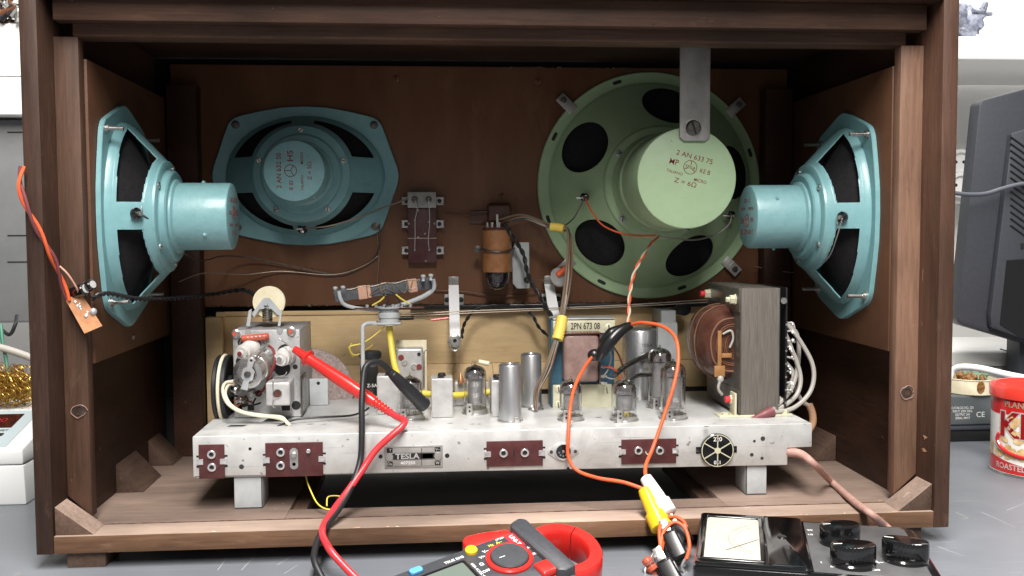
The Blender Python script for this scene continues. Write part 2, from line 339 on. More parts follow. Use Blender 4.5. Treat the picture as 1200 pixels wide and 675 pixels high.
def text(body, size, O, A, B, m, parent, world=True, th=.01, bold=0, name='lettering', sx=1, align='CENTER', bend=None):
    """lettering as a mesh: centre O, reading direction A, up B"""
    c = bpy.data.curves.new(name, 'FONT'); c.body = body; c.size = 1; c.extrude = th/2/size if size else 0
    c.align_x = align; c.align_y = 'CENTER'; c.offset = bold; c.resolution_u = 3
    t = bpy.data.objects.new('tmp', c); COL.objects.link(t)
    bpy.context.view_layer.update()
    me = bpy.data.meshes.new_from_object(t.evaluated_get(bpy.context.evaluated_depsgraph_get()))
    bpy.data.objects.remove(t)
    A = V(A).normalized(); B = V(B); B = (B-A*B.dot(A)).normalized(); N = A.cross(B)
    L = V(parent['_loc']) if world else V((0,0,0))
    for v in me.vertices:
        x, y, z = v.co; x *= size*sx; y *= size; z *= size
        if bend: p = bend(x, y, z+th/2)
        else: p = V(O)+A*x+B*y+N*(z+th/2)
        v.co = (p-L)*S
    me.materials.clear(); me.materials.append(M[m]); me.name = name
    o = bpy.data.objects.new(name, me); COL.objects.link(o); o.parent = parent; o['_loc'] = list(L)
    return o
def twist(pts, r, R_, pitchlen, sub=10):
    """two centre lines twisted round one path"""
    pts = [V(p) for p in pts]; P = []
    for i in range(len(pts)-1):
        a = pts[max(i-1, 0)]; b = pts[i]; c = pts[i+1]; d = pts[min(i+2, len(pts)-1)]
        n = max(6, int((c-b).length/pitchlen*10))
        for k in range(n):
            t = k/n; P.append(.5*((2*b)+(c-a)*t+(2*a-5*b+4*c-d)*t*t+(3*b-a-3*c+d)*t**3))
    P.append(pts[-1]); s = 0; A = []; B = []
    for i, p in enumerate(P):
        if i: s += (p-P[i-1]).length
        t = (P[min(i+1, len(P)-1)]-P[max(i-1, 0)]).normalized(); n1 = t.cross(Y3)
        n1 = n1.normalized() if n1.length > .01 else t.orthogonal().normalized(); n2 = t.cross(n1)
        a = 2*PI*s/pitchlen; w = n1*math.cos(a)+n2*math.sin(a); A.append(p+w*R_); B.append(p-w*R_)
    return A, B
def screw(O, N, r, parent, world=True, m='steel', h=.12, slot=.6, name='screw'):
    N = V(N).normalized(); b = MB(); b.lathe([(r, 0), (r, h*.6), (r*.8, h), (0, h)], O, N, 18)
    A = N.orthogonal().normalized(); B = N.cross(A); d = A*math.cos(slot)+B*math.sin(slot); e = N.cross(d)
    b.prism([(-r*.85, -r*.13), (r*.85, -r*.13), (r*.85, r*.13), (-r*.85, r*.13)], .02, V(O)+N*(h+.001), d, e, N, mi=1)
    return b.build(name, [m, 'blackink'], parent, world)

# ---------------------------------------------------------------- the bench and the room behind
TZ = .8
b = MB(); b.box(-150, 150, -60, 58, TZ-3, TZ, .1); struct(b, 'workbench_top', 'bench')
rs = random.Random(3)
sx = thing('scratch_marks', (-10, -3, TZ), 'fine pale scratches in the grey bench in front of the cabinet', 'scratches'); sx['kind'] = 'stuff'
b = MB()
for px, py, qx, qy in [(250,640,262,650),(283,668,300,650),(325,662,345,650),(333,672,349,662),(1180,598,1200,590),(1150,600,1190,618),(700,640,712,634),(255,668,265,655),(722,630,740,625),(1098,640,1130,652),(1120,600,1135,607)]:
    a = atz(px, py, TZ+.004); c = atz(qx, qy, TZ+.004); d = (c-a).normalized(); e = d.cross(Z3)
    b.add([a-e*.025, c-e*.01, c+e*.01, a+e*.025], [[0,1,2,3]])
b.build('scratches', 'scratch', sx)
b = MB(); b.box(-220, 220, 75, 78, -40, 130, 0); struct(b, 'wall', 'offwall')
b = MB(); b.box(-300, 300, -260, 75, -78, -75, 0); struct(b, 'ground', 'equip')

# ---------------------------------------------------------------- the cabinet
CAB_TOP = 48
cab = thing('radio_cabinet', (0, 14, TZ), 'large dark brown wooden radio cabinet seen from its open back, standing on the grey bench', 'cabinet')
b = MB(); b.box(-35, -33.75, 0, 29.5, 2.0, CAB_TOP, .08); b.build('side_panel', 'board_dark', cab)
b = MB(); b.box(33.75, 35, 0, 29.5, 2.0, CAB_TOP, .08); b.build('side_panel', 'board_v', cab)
b = MB(); b.box(-33.74, 33.74, 0, 29.5, 43.3, CAB_TOP-.02, .05); b.build('top_panel', 'board_h', cab)
b = MB(); b.box(-33.74, 33.74, .02, 2.86, 2.02, 3.32, .05)
o = b.build('bottom_rail', ['front_rail', 'lip'], cab)
for p in o.data.polygons:
    if p.normal.z > .7: p.material_index = 1
b = MB()   # floor boards round the opening
b.box(-33.74, -17.4, 2.95, 28, 2.3, 3.28, .05); b.box(18, 33.74, 2.95, 28, 2.3, 3.28, .05)
b.box(-17.39, 17.99, 2.95, 5.75, 2.3, 3.281, .05); b.box(-17.39, 17.99, 21, 28, 2.3, 3.281, .05)
b.build('floor_board', 'floor', cab)
b = MB(); b.tube([(-31.6+i*.45, 2.91+random.uniform(-.02, .03), 3.30+random.uniform(-.015, .02)) for i in range(141)], .06, 6, smooth=False); b.build('joint', 'crack', cab)
for x0 in (-17.38, 16.8): b = MB(); b.box(x0, x0+1.18, 5.8, 21, 1.9, 2.9, .05); b.build('opening_batten', 'block', cab)
b = MB(); b.box(-33.2, 33.2, 1.5, 2.88, 41.25, 43.28, .1); b.build('top_rail', 'board_h', cab)
b = MB(); b.box(-32.3, 32.2, 2.9, 5.1, 40.35, 43.29, .1); b.build('top_batten', 'rail', cab)
def stile(x0, x1, s, m):
    zo = 5.6
    poly = [(x0, 40.34), (x1, 40.34), (x1, zo if s > 0 else 3.9), (x0, 3.9 if s > 0 else zo)]
    b = MB(); b.prism(poly, 1.15, V((0, 3.0, 0)), X3, Z3, Y3, bev=.05); return b.build('stile', m, cab)
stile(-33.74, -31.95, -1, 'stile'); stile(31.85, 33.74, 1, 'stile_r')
for sgn in (-1, 1):
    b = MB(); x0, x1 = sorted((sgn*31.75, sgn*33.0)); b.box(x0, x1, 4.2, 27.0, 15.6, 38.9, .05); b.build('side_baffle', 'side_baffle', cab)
    x0, x1 = sorted((sgn*33.1, sgn*33.73)); b = MB(); b.box(x0, x1, 5, 28.2, 3.3, 43.2, 0); b.build('inner_wall', 'inner', cab)
    x0, x1 = sorted((sgn*28.7, sgn*31.6)); b = MB(); b.box(x0, x1, 25.9, 27.9, 3.29, 40.2, .1); b.build('corner_post', 'inner', cab)
    # dark triangular blocks along the floor
    for Y0 in ((12.4, 18.2), (22.2, 26.2)) if sgn < 0 else ((17.5, 22.5),):
        b = MB(); x = 33.08
        b.prism([(sgn*x, 3.29), (sgn*(x-2.3), 3.29), (sgn*x, 5.75)], Y0[1]-Y0[0], V((0, Y0[0], 0)), X3, Z3, Y3, bev=.05); b.build('glue_block', 'block', cab)
    b = MB(); x = 33.73
    b.prism([(sgn*x, 3.33), (sgn*(x-2.75), 3.33), (sgn*x, 5.45)], 2.5, V((0, .35, 0)), X3, Z3, Y3, bev=.04)
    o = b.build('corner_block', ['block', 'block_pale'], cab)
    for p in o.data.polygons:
        if p.normal.z > .4: p.material_index = 1  # upward faces take the paler wood
    b = MB(); x = sgn*31.6
    b.box(min(x-1.4, x+1.4), max(x-1.4, x+1.4), .5, 3.6, TZ, 1.99, .06); b.build('foot', 'block', cab)
rr = random.Random(17)
for px, py in ((1083, 527), (1084, 514), (520, 541), (300, 483)):
    if px < 1000: continue
    c = atx(px, py, 33.74); b = MB(); b.add([c+V((-.01, rr.uniform(-.5, .5), rr.uniform(-.25, .25))) for _ in range(5)], [[0,1,2],[0,2,3],[0,3,4]]); b.build('bare_chip', 'tansleeve', cab)
for k in range(16):
    x = rr.uniform(-31, 31); b = MB(); w = rr.uniform(.15, .9); z = rr.choice((3.325, 3.325)); b.add([(x, .03, z), (x+w, .03, z), (x+w*.8, rr.uniform(.1, .35), z+.003), (x+w*.3, rr.uniform(.1, .4), z+.003)], [[0,1,2,3]]); b.build('bare_chip', 'creamplate' if k % 3 == 0 else 'tape', cab)
# back baffle with frayed lower edge
b = MB(); b.box(-31.6, 31.7, 28, 29, 18.15, 42.5, .02); bf = b.build('back_baffle', 'baffle', cab)
b = MB(); pts = []
for i in range(150):
    x = -28+i*.38
    if random.random() < .55: w = random.uniform(.12, .45); b.box(x, x+w, 27.93, 28.0, 18.15+random.uniform(-.1, 0), 18.22+random.uniform(0, .1), .01)
b.build('frayed_edge', 'frayed', cab)['kind'] = 'stuff'
b = MB()
for i in range(26): x = random.uniform(2, 15); b.box(x, x+random.uniform(.2, .7), 27.93, 28, 42.44+random.uniform(-.06, 0), 42.56, .01)
b.build('splintered_edge', 'frayed', cab)['kind'] = 'stuff'
b = MB(); b.box(-33.74, 33.74, 29.25, 29.45, 2.0, 43.29, 0); b.build('light_seal', 'gapshade', cab)  # added black sheet, seals light leaks and darkens the open slot
b = MB(); b.box(-27.8, 31, 28.6, 29.2, 11.9, 17.55, .03); b.box(-26.9, 31, 28.5, 29.15, 9.0, 11.86, .03)
b.box(-26.9, 31, 28.45, 28.59, 17.15, 17.6, .02); b.build('dial_backboard', 'pale', cab)
b = MB(); b.box(-28.6, -26.95, 27.3, 28.4, 6, 17.1, .05); b.build('dial_post', 'pale', cab)
b = MB(); b.box(-33, 33, 28.6, 29.2, 3.3, 8.9, 0); b.build('lower_front', 'gapshade', cab)
b = MB(); b.box(-33.7, 33.7, 28.1, 28.5, 1.0, 2.2, 0); b.build('low_light_seal', 'gapshade', cab)  # added black strip, stops light showing through under the floor opening
for px, X in ((93, -32.85), (1063, 32.8)):
    c = aty(px, 481 if px < 500 else 460, 2.98); b = MB()
    b.lathe([(.42, -.02), (.40, .02), (.27, .03), (.24, -.1)], c, -Y3, 28, cap=False); b.lathe([(.26, -.02), (.0, -.02)], c, -Y3, 20, mi=1, cap=False)
    pk = random.Random(px); pts = [c+V((math.cos(a)*.55*pk.uniform(.8, 1.2), -.06, math.sin(a)*.5*pk.uniform(.8, 1.2))) for a in [k*.5 for k in range(13)]]
    b.tube(pts, .035, 6, mi=2); b.build('insert_nut', ['darksteel', 'blackink', 'coilgrey'], cab)
for px, py in ((464,92),(630,95),(588,230)):
    screw(aty(px, py, 28.0), -Y3, .33, cab, m='brownwire')
screw(atx(156, 395, -31.74), X3, .25, cab)

# ---------------------------------------------------------------- loudspeakers
def orient(O, A, B):
    A = V(A); B = V(B); N = A.cross(B); m = Matrix((A, B, N)).transposed().to_4x4(); m.translation = V(O); return m
def polar_sheet(inner, outer, hole, n=240, m=44):
    """sheet between two closed curves, openings cut and their rims snapped"""
    P = [[None]*n for _ in range(m+1)]
    for i in range(m+1):
        s = i/m
        for k in range(n):
            a = 2*PI*k/n; p = inner(a)*(1-s)+outer(a)*s; P[i][k] = p
    def val(p): return hole(p.x, p.y)
    keep = []
    for i in range(m):
        for k in range(n):
            q = [(i, k), (i, (k+1) % n), (i+1, (k+1) % n), (i+1, k)]
            c = sum((P[a][b_] for a, b_ in q), V((0,0,0)))/4
            keep.append((q, val(c) < 0))
    cut = set(); kp = set()
    for q, inside in keep:
        for v in q: (cut if inside else kp).add(v)
    edge = cut & kp; inn = {}
    for (i, k) in edge:
        p = P[i][k].copy()
        for _ in range(4):
            v = val(p); e = .01
            gx = (hole(p.x+e, p.y)-v)/e; gy = (hole(p.x, p.y+e)-v)/e; g2 = gx*gx+gy*gy
            if g2 < 1e-6: break
            st = max(-.12, min(.12, v/g2**.5)); p.x -= st*gx/g2**.5; p.y -= st*gy/g2**.5
        if (p-P[i][k]).length < .3: P[i][k] = p
    idx = {}; vs = []; fs = []
    for q, inside in keep:
        if inside: continue
        f = []
        for v in q:
            if v not in idx: idx[v] = len(vs); vs.append(P[v[0]][v[1]])
            f.append(idx[v])
        fs.append(f[::-1])
    # rims of the openings get a wall so the sheet has thickness
    cnt = {}
    for f in fs:
        for a, c in zip(f, f[1:]+f[:1]): cnt[(a, c)] = 1
    bd = [(a, c) for (a, c) in cnt if (c, a) not in cnt]
    low = {}
    for a, c in bd:
        for v in (a, c):
            if v not in low: low[v] = len(vs); vs.append(vs[v]-V((0,0,.16)))
    for a, c in bd: fs.append([c, a, low[a], low[c]])
    return vs, fs

def oval_speaker(label, T, hp=(7.55, 5.72, 5.0, 1.38), pot_m='teal_lit', bolt=.15, group='oval teal loudspeakers', term=-1, name='oval_loudspeaker', textang=PI/2):
    root = thing(name, None, label, 'loudspeaker', group, T)
    q = [(0,7.0),(2.2,6.9),(4.2,6.55),(6.6,6.0),(7.15,5.75),(7.6,5.3),(8.1,4.0),(8.75,2.1),(9.2,.9)]
    out = [(x, y) for x, y in q]; full = out+[(9.35, 0)]+[(x, -y) for x, y in out[::-1]]
    full += [(-x, y) for x, y in full[::-1][1:-1]]
    # flange: outline ring down to the panel
    n = 240; pts = full[::-1]
    def outline(a):
        dx, dy = math.cos(a), math.sin(a); best = 9
        for i in range(len(full)):
            x1, y1 = full[i]; x2, y2 = full[(i+1) % len(full)]; ex, ey = x2-x1, y2-y1
            den = dx*ey-dy*ex
            if abs(den) < 1e-9: continue
            t = (x1*ey-y1*ex)/den; u = (x1*dy-y1*dx)/den
            if t > 0 and -1e-6 <= u <= 1+1e-6: best = t
        return best
    ra = [outline(2*PI*k/n) for k in range(n)]
    ra = [sum(ra[(k+j) % n] for j in (-1,0,1))/3 for k in range(n)]
    ell = lambda a, A, B: V((A*math.cos(a), B*math.sin(a), 0))
    rings = []
    for k in range(n):
        a = 2*PI*k/n; o = V((ra[k]*math.cos(a), ra[k]*math.sin(a), 0)); e1 = ell(a, 7.95, 6.05); e2 = ell(a, 7.7, 5.85)
        rings.append([o, o+V((0,0,.32)), o*.992+V((0,0,.38)), e1+V((0,0,.30)), e1*.995+V((0,0,.5)), e2+V((0,0,.85))])
    vs = []; fs = []; w = len(rings[0])
    for k in range(n): vs += rings[k]
    for k in range(n):
        for j in range(w-1): a = k*w+j; c = ((k+1) % n)*w+j; fs.append([a, c, c+1, a+1])
    b = MB(); b.add(vs, fs)
    def hole(x, y):
        r = math.hypot(x, y)
        v = max(hp[2]-r, (math.sqrt((x/hp[0])**2+(y/hp[1])**2)-1)*5.5, hp[3]-abs(y), 1.1-abs(x))
        return v
    vs, fs = polar_sheet(lambda a: V((4.75*math.cos(a), 4.75*math.sin(a), 3.6)), lambda a: ell(a, 7.7, 5.85)+V((0,0,.85)), hole, 260, 46)
    b.add(vs, fs)
    b.lathe([(4.75, 3.6), (4.7, 3.78), (4.55, 3.85), (3.95, 3.85), (3.88, 3.92), (3.85, 4.3), (3.7, 4.42), (3.15, 4.42)], seg=72, cap=False)
    b.build('frame', 'teal', root, False)
    b = MB(); b.lathe([(3.15, 4.40), (3.12, 4.6), (2.86, 4.75), (2.84, 8.9), (2.78, 9.05), (2.6, 9.12), (0, 9.12)], seg=64)
    for k in range(3):
        a = 1.1+k*2.1; b.ball((2.84*math.cos(a), 2.84*math.sin(a), 6.2+.5*k), .22, sz=(1,1,.8), seg=10)
    b.build('magnet_cover', pot_m, root, False)
    b = MB(); st = []
    for i in range(9):
        s = i/8; st.append((s, .25+2.6*s))
    vs = []; fs = []
    for s, h in st:
        for k in range(64):
            a = 2*PI*k/64; p = ell(a, 7.6, 5.8)*(1-s)+ell(a, 2.5, 2.5)*s; vs.append(V((p.x, p.y, h+(.06 if int(s*8) % 2 else 0))))
    for i in range(8):
        for k in range(64): a = i*64+k; c = i*64+(k+1) % 64; fs.append([a, c, c+64, a+64])
    b.add(vs, fs); b.build('cone', 'cone', root, False)
    for k in range(5):
        a = PI/2+k*2*PI/5; screw(V((4.25*math.cos(a), 4.25*math.sin(a), 3.85)), Z3, .27, root, False, slot=k*1.3)
    for x in (-6.9, 6.9):
        for y in (-5.15, 5.15):
            bb = MB(); O = V((x, y, .3)); bb.lathe([(.42, 0), (.42, .08), (.3, .1), (.3, .3), (.17, .32), (.17, .32+bolt), (0, .33+bolt)], O, Z3, 16)
            bb.build('mounting_bolt', 'steel' if bolt > .5 else 'darksteel', root, False)
    # solder terminal
    tb = MB(); ty = term*5.35; O = V((-.15, ty, 2.55 if abs(ty) < 5.5 else 2)); n_ = V((0, term*.55, .84)).normalized()
    tb.lathe([(.5, -.1), (.5, .1), (.36, .2), (.36, .32), (0, .32)], O, n_, 18); tb.lathe([(.2, .32), (.2, .6), (0, .65)], O, n_, 12, mi=1)
    tb.box(-.75, -.1, ty-.1, ty+.1, O.z+.42, O.z+.5, .02, mi=1)
    tb.build('terminal', ['blackgloss', 'steel'], root, False)
    A = V((math.cos(textang), math.sin(textang), 0)); B = V((-A.y, A.x, 0)); z = V((0,0,9.125))
    for s, o_, sz, k in (('2 AN 632 50', B*1.35, .62, 1), ('IE 83', B*.25-A*1.35, .5, .9), ('HS', B*.3+A*1.35, .75, 1.2), ('TALIANO', -B*.75-A*1.1, .34, 1), ('MICRO', -B*.75+A*1.15, .36, 1), ('Z = 5Ω', -B*1.45, .5, 1.1)):
        text(s, sz, z+o_, A, B, 'redink', root, False, .006, .012, sx=k)
    ring = MB(); c = z+B*.3
    ring.tube([c+(A*math.cos(t)+B*math.sin(t))*.55 for t in [i*2*PI/24 for i in range(25)]], .03, 5, smooth=False)
    for t in (0, 2.09, 4.19):
        d = A*math.cos(t+PI/2)+B*math.sin(t+PI/2); ring.tube([c, c+d*.52], .03, 5, smooth=False)
    ring.build('round_stamp', 'redink', root, False)
    return root
mid = aty(359, 206.5, 27.9)
oval_speaker('teal oval loudspeaker facing the viewer on the back board, black wire from its bottom terminal', orient(V((mid.x, 27.95, mid.z)), X3, Z3), hp=(7.3, 5.5, 5.15, 1.75), textang=PI/2)
oval_speaker('teal oval loudspeaker on the left side wall, its round magnet pointing right', orient(V((-31.7, 12.1, 27.05)), -Z3, Y3), bolt=1.1, textang=PI/2)
oval_speaker('teal oval loudspeaker on the right side wall, its round magnet pointing left', orient(V((31.74, 13.0, 26.85)), Z3, Y3), bolt=1.3, textang=PI/2)

def round_speaker():
    c = aty(761, 218, 27.8); T = orient(V((c.x, 27.95, c.z)), X3, Z3)
    root = thing('round_loudspeaker', None, 'big round pale green loudspeaker with five oval openings, held by a steel strap', 'loudspeaker', None, T)
    holes = [(8.15*math.cos(math.radians(a)), 8.15*math.sin(math.radians(a)), math.radians(a)) for a in (9, 80, 152, 226, 297)]
    def hole(x, y):
        v = 9
        for cx, cy, a in holes:
            dx, dy = x-cx, y-cy; u = dx*math.cos(a)+dy*math.sin(a); w = -dx*math.sin(a)+dy*math.cos(a)
            v = min(v, (math.hypot(u/1.95, w/2.75)-1)*2.2)
        return v
    b = MB()
    b.lathe([(11.75, 0), (11.75, .28), (11.65, .36), (10.75, .36), (10.6, .45), (10.45, .7)], seg=160, cap=False)
    vs, fs = polar_sheet(lambda a: V((5.75*math.cos(a), 5.75*math.sin(a), 5.0)), lambda a: V((10.45*math.cos(a), 10.45*math.sin(a), .7)), hole, 300, 60)
    b.add(vs, fs)
    b.lathe([(5.75, 5.0), (5.65, 5.3), (5.5, 5.4), (4.95, 5.45), (4.85, 5.6), (4.8, 6.6), (4.7, 6.75), (4.45, 6.8)], seg=96, cap=False)
    b.build('frame', 'green', root, False)
    b = MB(); b.lathe([(4.75, 6.7), (4.72, 8.3), (4.55, 8.5), (4.5, 15.2), (4.45, 15.35), (4.3, 15.42), (0, 15.42)], seg=96)
    b.build('magnet_cover', 'green_cap', root, False)
    b = MB(); b.lathe([(10.4, .3), (9, 1.3), (7, 2.2), (5, 3.0), (3, 3.6)], seg=64, cap=False); b.build('cone', 'cone', root, False)
    for a in (145, 222, 300, 22):
        a = math.radians(a); screw(V((5.2*math.cos(a), 5.2*math.sin(a), 5.43)), Z3, .33, root, False, slot=a, m='zinc')
    for a in range(18, 378, 45):      # slots in the flange
        a = math.radians(a); d = V((math.cos(a), math.sin(a), 0)); t = V((-d.y, d.x, 0)); b = MB()
        poly = [(-.3+.18*math.cos(q), .18*math.sin(q)) for q in [PI/2+PI*i/8 for i in range(9)]]+[(.3+.18*math.cos(q), .18*math.sin(q)) for q in [-PI/2+PI*i/8 for i in range(9)]]
        b.prism(poly, .012, d*11.2+V((0,0,.362)), t, -d, Z3); b.build('slot', 'blackink', root, False)
    for a in (42, 136, 316, 223):
        a = math.radians(a); d = V((math.cos(a), math.sin(a), 0)); t = V((-d.y, d.x, 0)); b = MB(); TT = Matrix((d, t, Z3)).transposed().to_4x4(); TT.translation = d*11.2
        b.box(-.1, 2.0, -.55, .55, .40, .52, .04, T=TT); b.box(.75, .9, -.55, .55, .1, .55, .04, T=TT); b.lathe([(.3, .5), (.3, .66), (.2, .74), (0, .74)], TT @ V((1.4, 0, 0)), Z3, 14, mi=1)
        b.build('clamp', ['strap', 'darksteel'], root, False)
    for (px, py, zz) in ((685, 231, 4.35), (857, 252, 3.4)):
        p = T.inverted() @ aty(px, py, 27.95-zz); b = MB(); n_ = V((p.x, p.y, 8)).normalized()
        b.lathe([(.42, -.2), (.42, .2), (.3, .3), (0, .3)], p, n_, 16); b.box(p.x-.9, p.x-.1, p.y-.2, p.y-.02, p.z+.3, p.z+.36, .02, mi=1); b.ball(p+n_*.35, .2, mi=1, seg=10)
        b.build('terminal', ['blackgloss', 'steel'], root, False)
    # stamp
    cc = T.inverted() @ aty(809, 196, 12.5); z = V((0,0,15.425)); cc.z = 0; A = V((math.cos(-.27), math.sin(-.27), 0)); B = V((-A.y, A.x, 0)); c0 = cc+z
    for s, dx, dy, sz, k in (('2 AN 633 75', .15, .95, .62, 1.05), ('MP', -1.55, .05, .72, .95), ('KE B', 1.4, -.05, .55, .9), ('TALIANO', -1.25, -.8, .36, 1), ('MICRO', 1.2, -.95, .4, .95), ('Z = 6Ω', -.05, -1.45, .6, 1.15)):
        text(s, sz, c0+A*dx+B*dy, A, B, 'redink', root, False, .006, .004, sx=k)
    ring = MB()
    ring.tube([c0+(A*math.cos(t)+B*math.sin(t))*.6 for t in [i*2*PI/28 for i in range(29)]], .028, 5, smooth=False)
    for t in (0, 2.09, 4.19):
        d = A*math.cos(t+PI/2)+B*math.sin(t+PI/2); ring.tube([c0+d*.2, c0+d*.57], .03, 5, smooth=False)
    ring.build('round_stamp', 'redink', root, False)
    text('TESLA', .36, c0, A, B, 'redink', root, False, .006, .01)
    return root
round_speaker()
# the strap
sp = thing('speaker_strap', aty(815, 50, 12), 'dull grey steel strap hanging from the top rail, screwed to the big green speaker magnet', 'metal strap')
a = aty(797, 100, 12.2); c = aty(832, 165, 12.2); x0, x1, zb = a.x, c.x, c.z; b = MB()
b.prism([(x0, 43.25), (x1, 43.25), (x1, zb+.35), (x1-.4, zb), (x0+.4, zb), (x0, zb+.35)], .22, V((0, 12.2, 0)), X3, Z3, Y3, bev=.03); b.build('strap_plate', 'strap', sp)
screw(aty(812, 150, 12.2), -Y3, .68, sp, m='darksteel', h=.4, slot=1.1)
b = MB(); p = aty(812, 150, 12.2); b.lathe([(.85, 0), (.85, .06), (.5, .07)], p, -Y3, 24, cap=False); b.build('washer', 'steel', sp)

# ---------------------------------------------------------------- chassis
CH_F, CH_B, CZ0, CZ = 6.0, 23.5, 6.0, 9.3
ch = thing('amplifier_chassis', (0, 14, 3.3), 'long dull aluminium radio chassis with maroon socket plates along its front, on two short legs', 'chassis')
b = MB()
b.prism([(-25.0, CZ), (-25.0, 6.1), (24.0, 5.85), (24.0, 7.3), (26.1, 7.35), (26.1, CZ)], .14, V((0, CH_F, 0)), X3, Z3, Y3, bev=.05)
b.box(-25.0, 26.1, CH_F+.0, CH_B, CZ-.14, CZ+.06, .1, seg=3)
b.box(-25.0, -24.86, CH_F+.1, CH_B, CZ0, CZ-.1, .02); b.box(25.96, 26.1, CH_F+.1, CH_B, 7.35, CZ-.1, .02); b.box(-25, 26.1, CH_B-.14, CH_B, CZ0, CZ-.1, .02)
b.box(-24.8, 24, CH_F+.12, CH_F+1.1, 5.96, 6.04, .02)
b.build('chassis_body', 'alu', ch)
CT = CZ+.06
for px0, px1 in ((275, 308), (874, 898)):
    y = 580 if px0 > 500 else 597; x0 = aty(px0, y, 6.3).x; x1 = aty(px1, y, 6.3).x; b = MB()
    b.box(x0, x1, 6.3, 6.42, 3.3, 6.0, .03); b.box(x0, x1, 6.3, 9.2, 3.3, 3.42, .03); b.box(x1-.12 if px0 < 500 else x0, x1 if px0 < 500 else x0+.12, 6.3, 9.2, 3.3, 5.9, .03)
    b.build('leg', 'greymet', ch)
YF = CH_F-.005
def panel(px0, py0, px1, py1, name='socket_plate'):
    a = aty(px0, py0, YF); c = aty(px1, py1, YF); b = MB(); zt, zb = a.z, c.z
    b.box(a.x, c.x, YF-.16, YF, min(zt, zb), max(zt, zb), .02)
    for x in (a.x, c.x):
        s = 1 if x == c.x else -1; zc = (zt+zb)/2
        for dz in (-.42, .42): b.box(min(x, x+s*.22), max(x, x+s*.22), YF-.02, YF+.01, zc+dz-.07, zc+dz+.07, 0, mi=1)
        b.box(min(x-s*.35, x+s*.18), max(x-s*.35, x+s*.18), YF-.24, YF-.15, zc-.22, zc+.22, .02, mi=2)
    return b.build(name, ['bakelite', 'blackink', 'bright'], ch)
def jack(px, py, par, r=.34):
    c = aty(px, py, YF-.16); b = MB(); b.lathe([(r, 0), (r, .14), (r-.05, .17), (r-.14, .17), (r-.16, .0)], c, -Y3, 22, cap=False)
    b.lathe([(r-.1, .02), (0, .02)], c, -Y3, 16, mi=1, cap=False); b.build('socket', ['bright', 'blackink'], par)
p = panel(233, 521, 264, 560); jack(248, 532.5, p); jack(248.5, 547.5, p)
p = panel(311, 519, 379, 557); jack(329, 530, p); jack(329, 545.5, p)
b = MB(); c = aty(344.5, 537.5, YF-.17); poly = [(.33*math.cos(q), .55+.33*math.sin(q)) for q in [PI*i/10 for i in range(11)]]+[(.33*math.cos(q), -.55+.33*math.sin(q)) for q in [PI+PI*i/10 for i in range(11)]]
b.prism(poly, .03, c, X3, Z3, -Y3); b.lathe([(.24, .03), (.24, .2), (.18, .25), (0, .25)], c+Z3*.3, -Y3, 16); b.lathe([(.14, .04), (0, .04)], c-Z3*.45, -Y3, 12, mi=1); b.build('slider', ['steel', 'blackink'], p); jack(361.5, 528.5, p, .17)
p = panel(570, 517, 636, 545); jack(590, 531, p); jack(615, 530.5, p)
b = MB(); c = aty(602.5, 531, YF-.17); b.box(c.x-.07, c.x+.07, c.y-.01, c.y, c.z-.3, c.z+.3, 0); b.build('slit', 'blackink', p)
p = panel(728, 515, 792, 542); jack(748, 528, p); jack(773, 528, p)
b = MB(); c = aty(760.5, 529, YF-.18); b.tube([c+V((.28*math.cos(q), 0, .28*math.sin(q))) for q in [PI+PI*i/8 for i in range(9)]], .05, 6, smooth=False); b.build('arc_mark', 'creamplate', p)
# din socket
c = aty(660, 529, YF); b = MB()
poly = [(1.3, .12), (1.3, -.12), (.5, -.72), (-.5, -.72), (-1.3, -.12), (-1.3, .12), (-.5, .72), (.5, .72)]
b.prism(poly, .08, c, X3, Z3, -Y3, bev=.02); b.lathe([(.72, .08), (.72, .2), (.62, .22), (.6, .12)], c, -Y3, 32, cap=False)
b.lathe([(.61, .12), (0, .12)], c, -Y3, 32, mi=1, cap=False); b.box(c.x-.1, c.x+.1, c.y-.2, c.y-.12, c.z-.1, c.z+.1, .02, mi=2)
for k in range(5):
    q = PI+.2+k*(PI-.4)/4; b.lathe([(.075, .13), (0, .13)], c+V((.36*math.cos(q), 0, .36*math.sin(q))), -Y3, 8, mi=2, cap=False)
for s in (-1, 1): b.lathe([(.14, .08), (.14, .12), (0, .13)], c+X3*s*1.0, -Y3, 12, mi=3)
b.build('din_socket', ['whitecan', 'blackgloss', 'steel', 'darksteel'], ch)
# voltage selector
c = aty(839.5, 527, YF); b = MB(); b.lathe([(1.42, 0), (1.42, .3), (1.36, .36), (0, .36)], c, -Y3, 56)
b.lathe([(1.36, .362), (1.29, .365)], c, -Y3, 56, mi=1, cap=False)
for k in range(6):
    q = PI/6+k*PI/3; d = V((math.cos(q), 0, math.sin(q))); e = V((-d.z, 0, d.x)); b.prism([(.1, -.045), (1.32, -.045), (1.32, .045), (.1, .045)], .02, c-Y3*.36, d, e, -Y3, mi=1)
b.lathe([(.26, .36), (.26, .4), (0, .4)], c, -Y3, 20, mi=1)
for s in (-1, 1): b.box(c.x+s*1.4-.35, c.x+s*1.4+.35, c.y-.06, c.y, c.z-.28, c.z+.28, .02, mi=0)
sel = b.build('voltage_selector', ['blackgloss', 'creamplate'], ch)
text('220', .5, c+V((0, -.37, .95)), X3, Z3, 'whiteink', sel, bold=.01); text('120', .42, c+V((0, -.37, -.98)), -X3, -Z3, 'whiteink', sel, bold=.01)
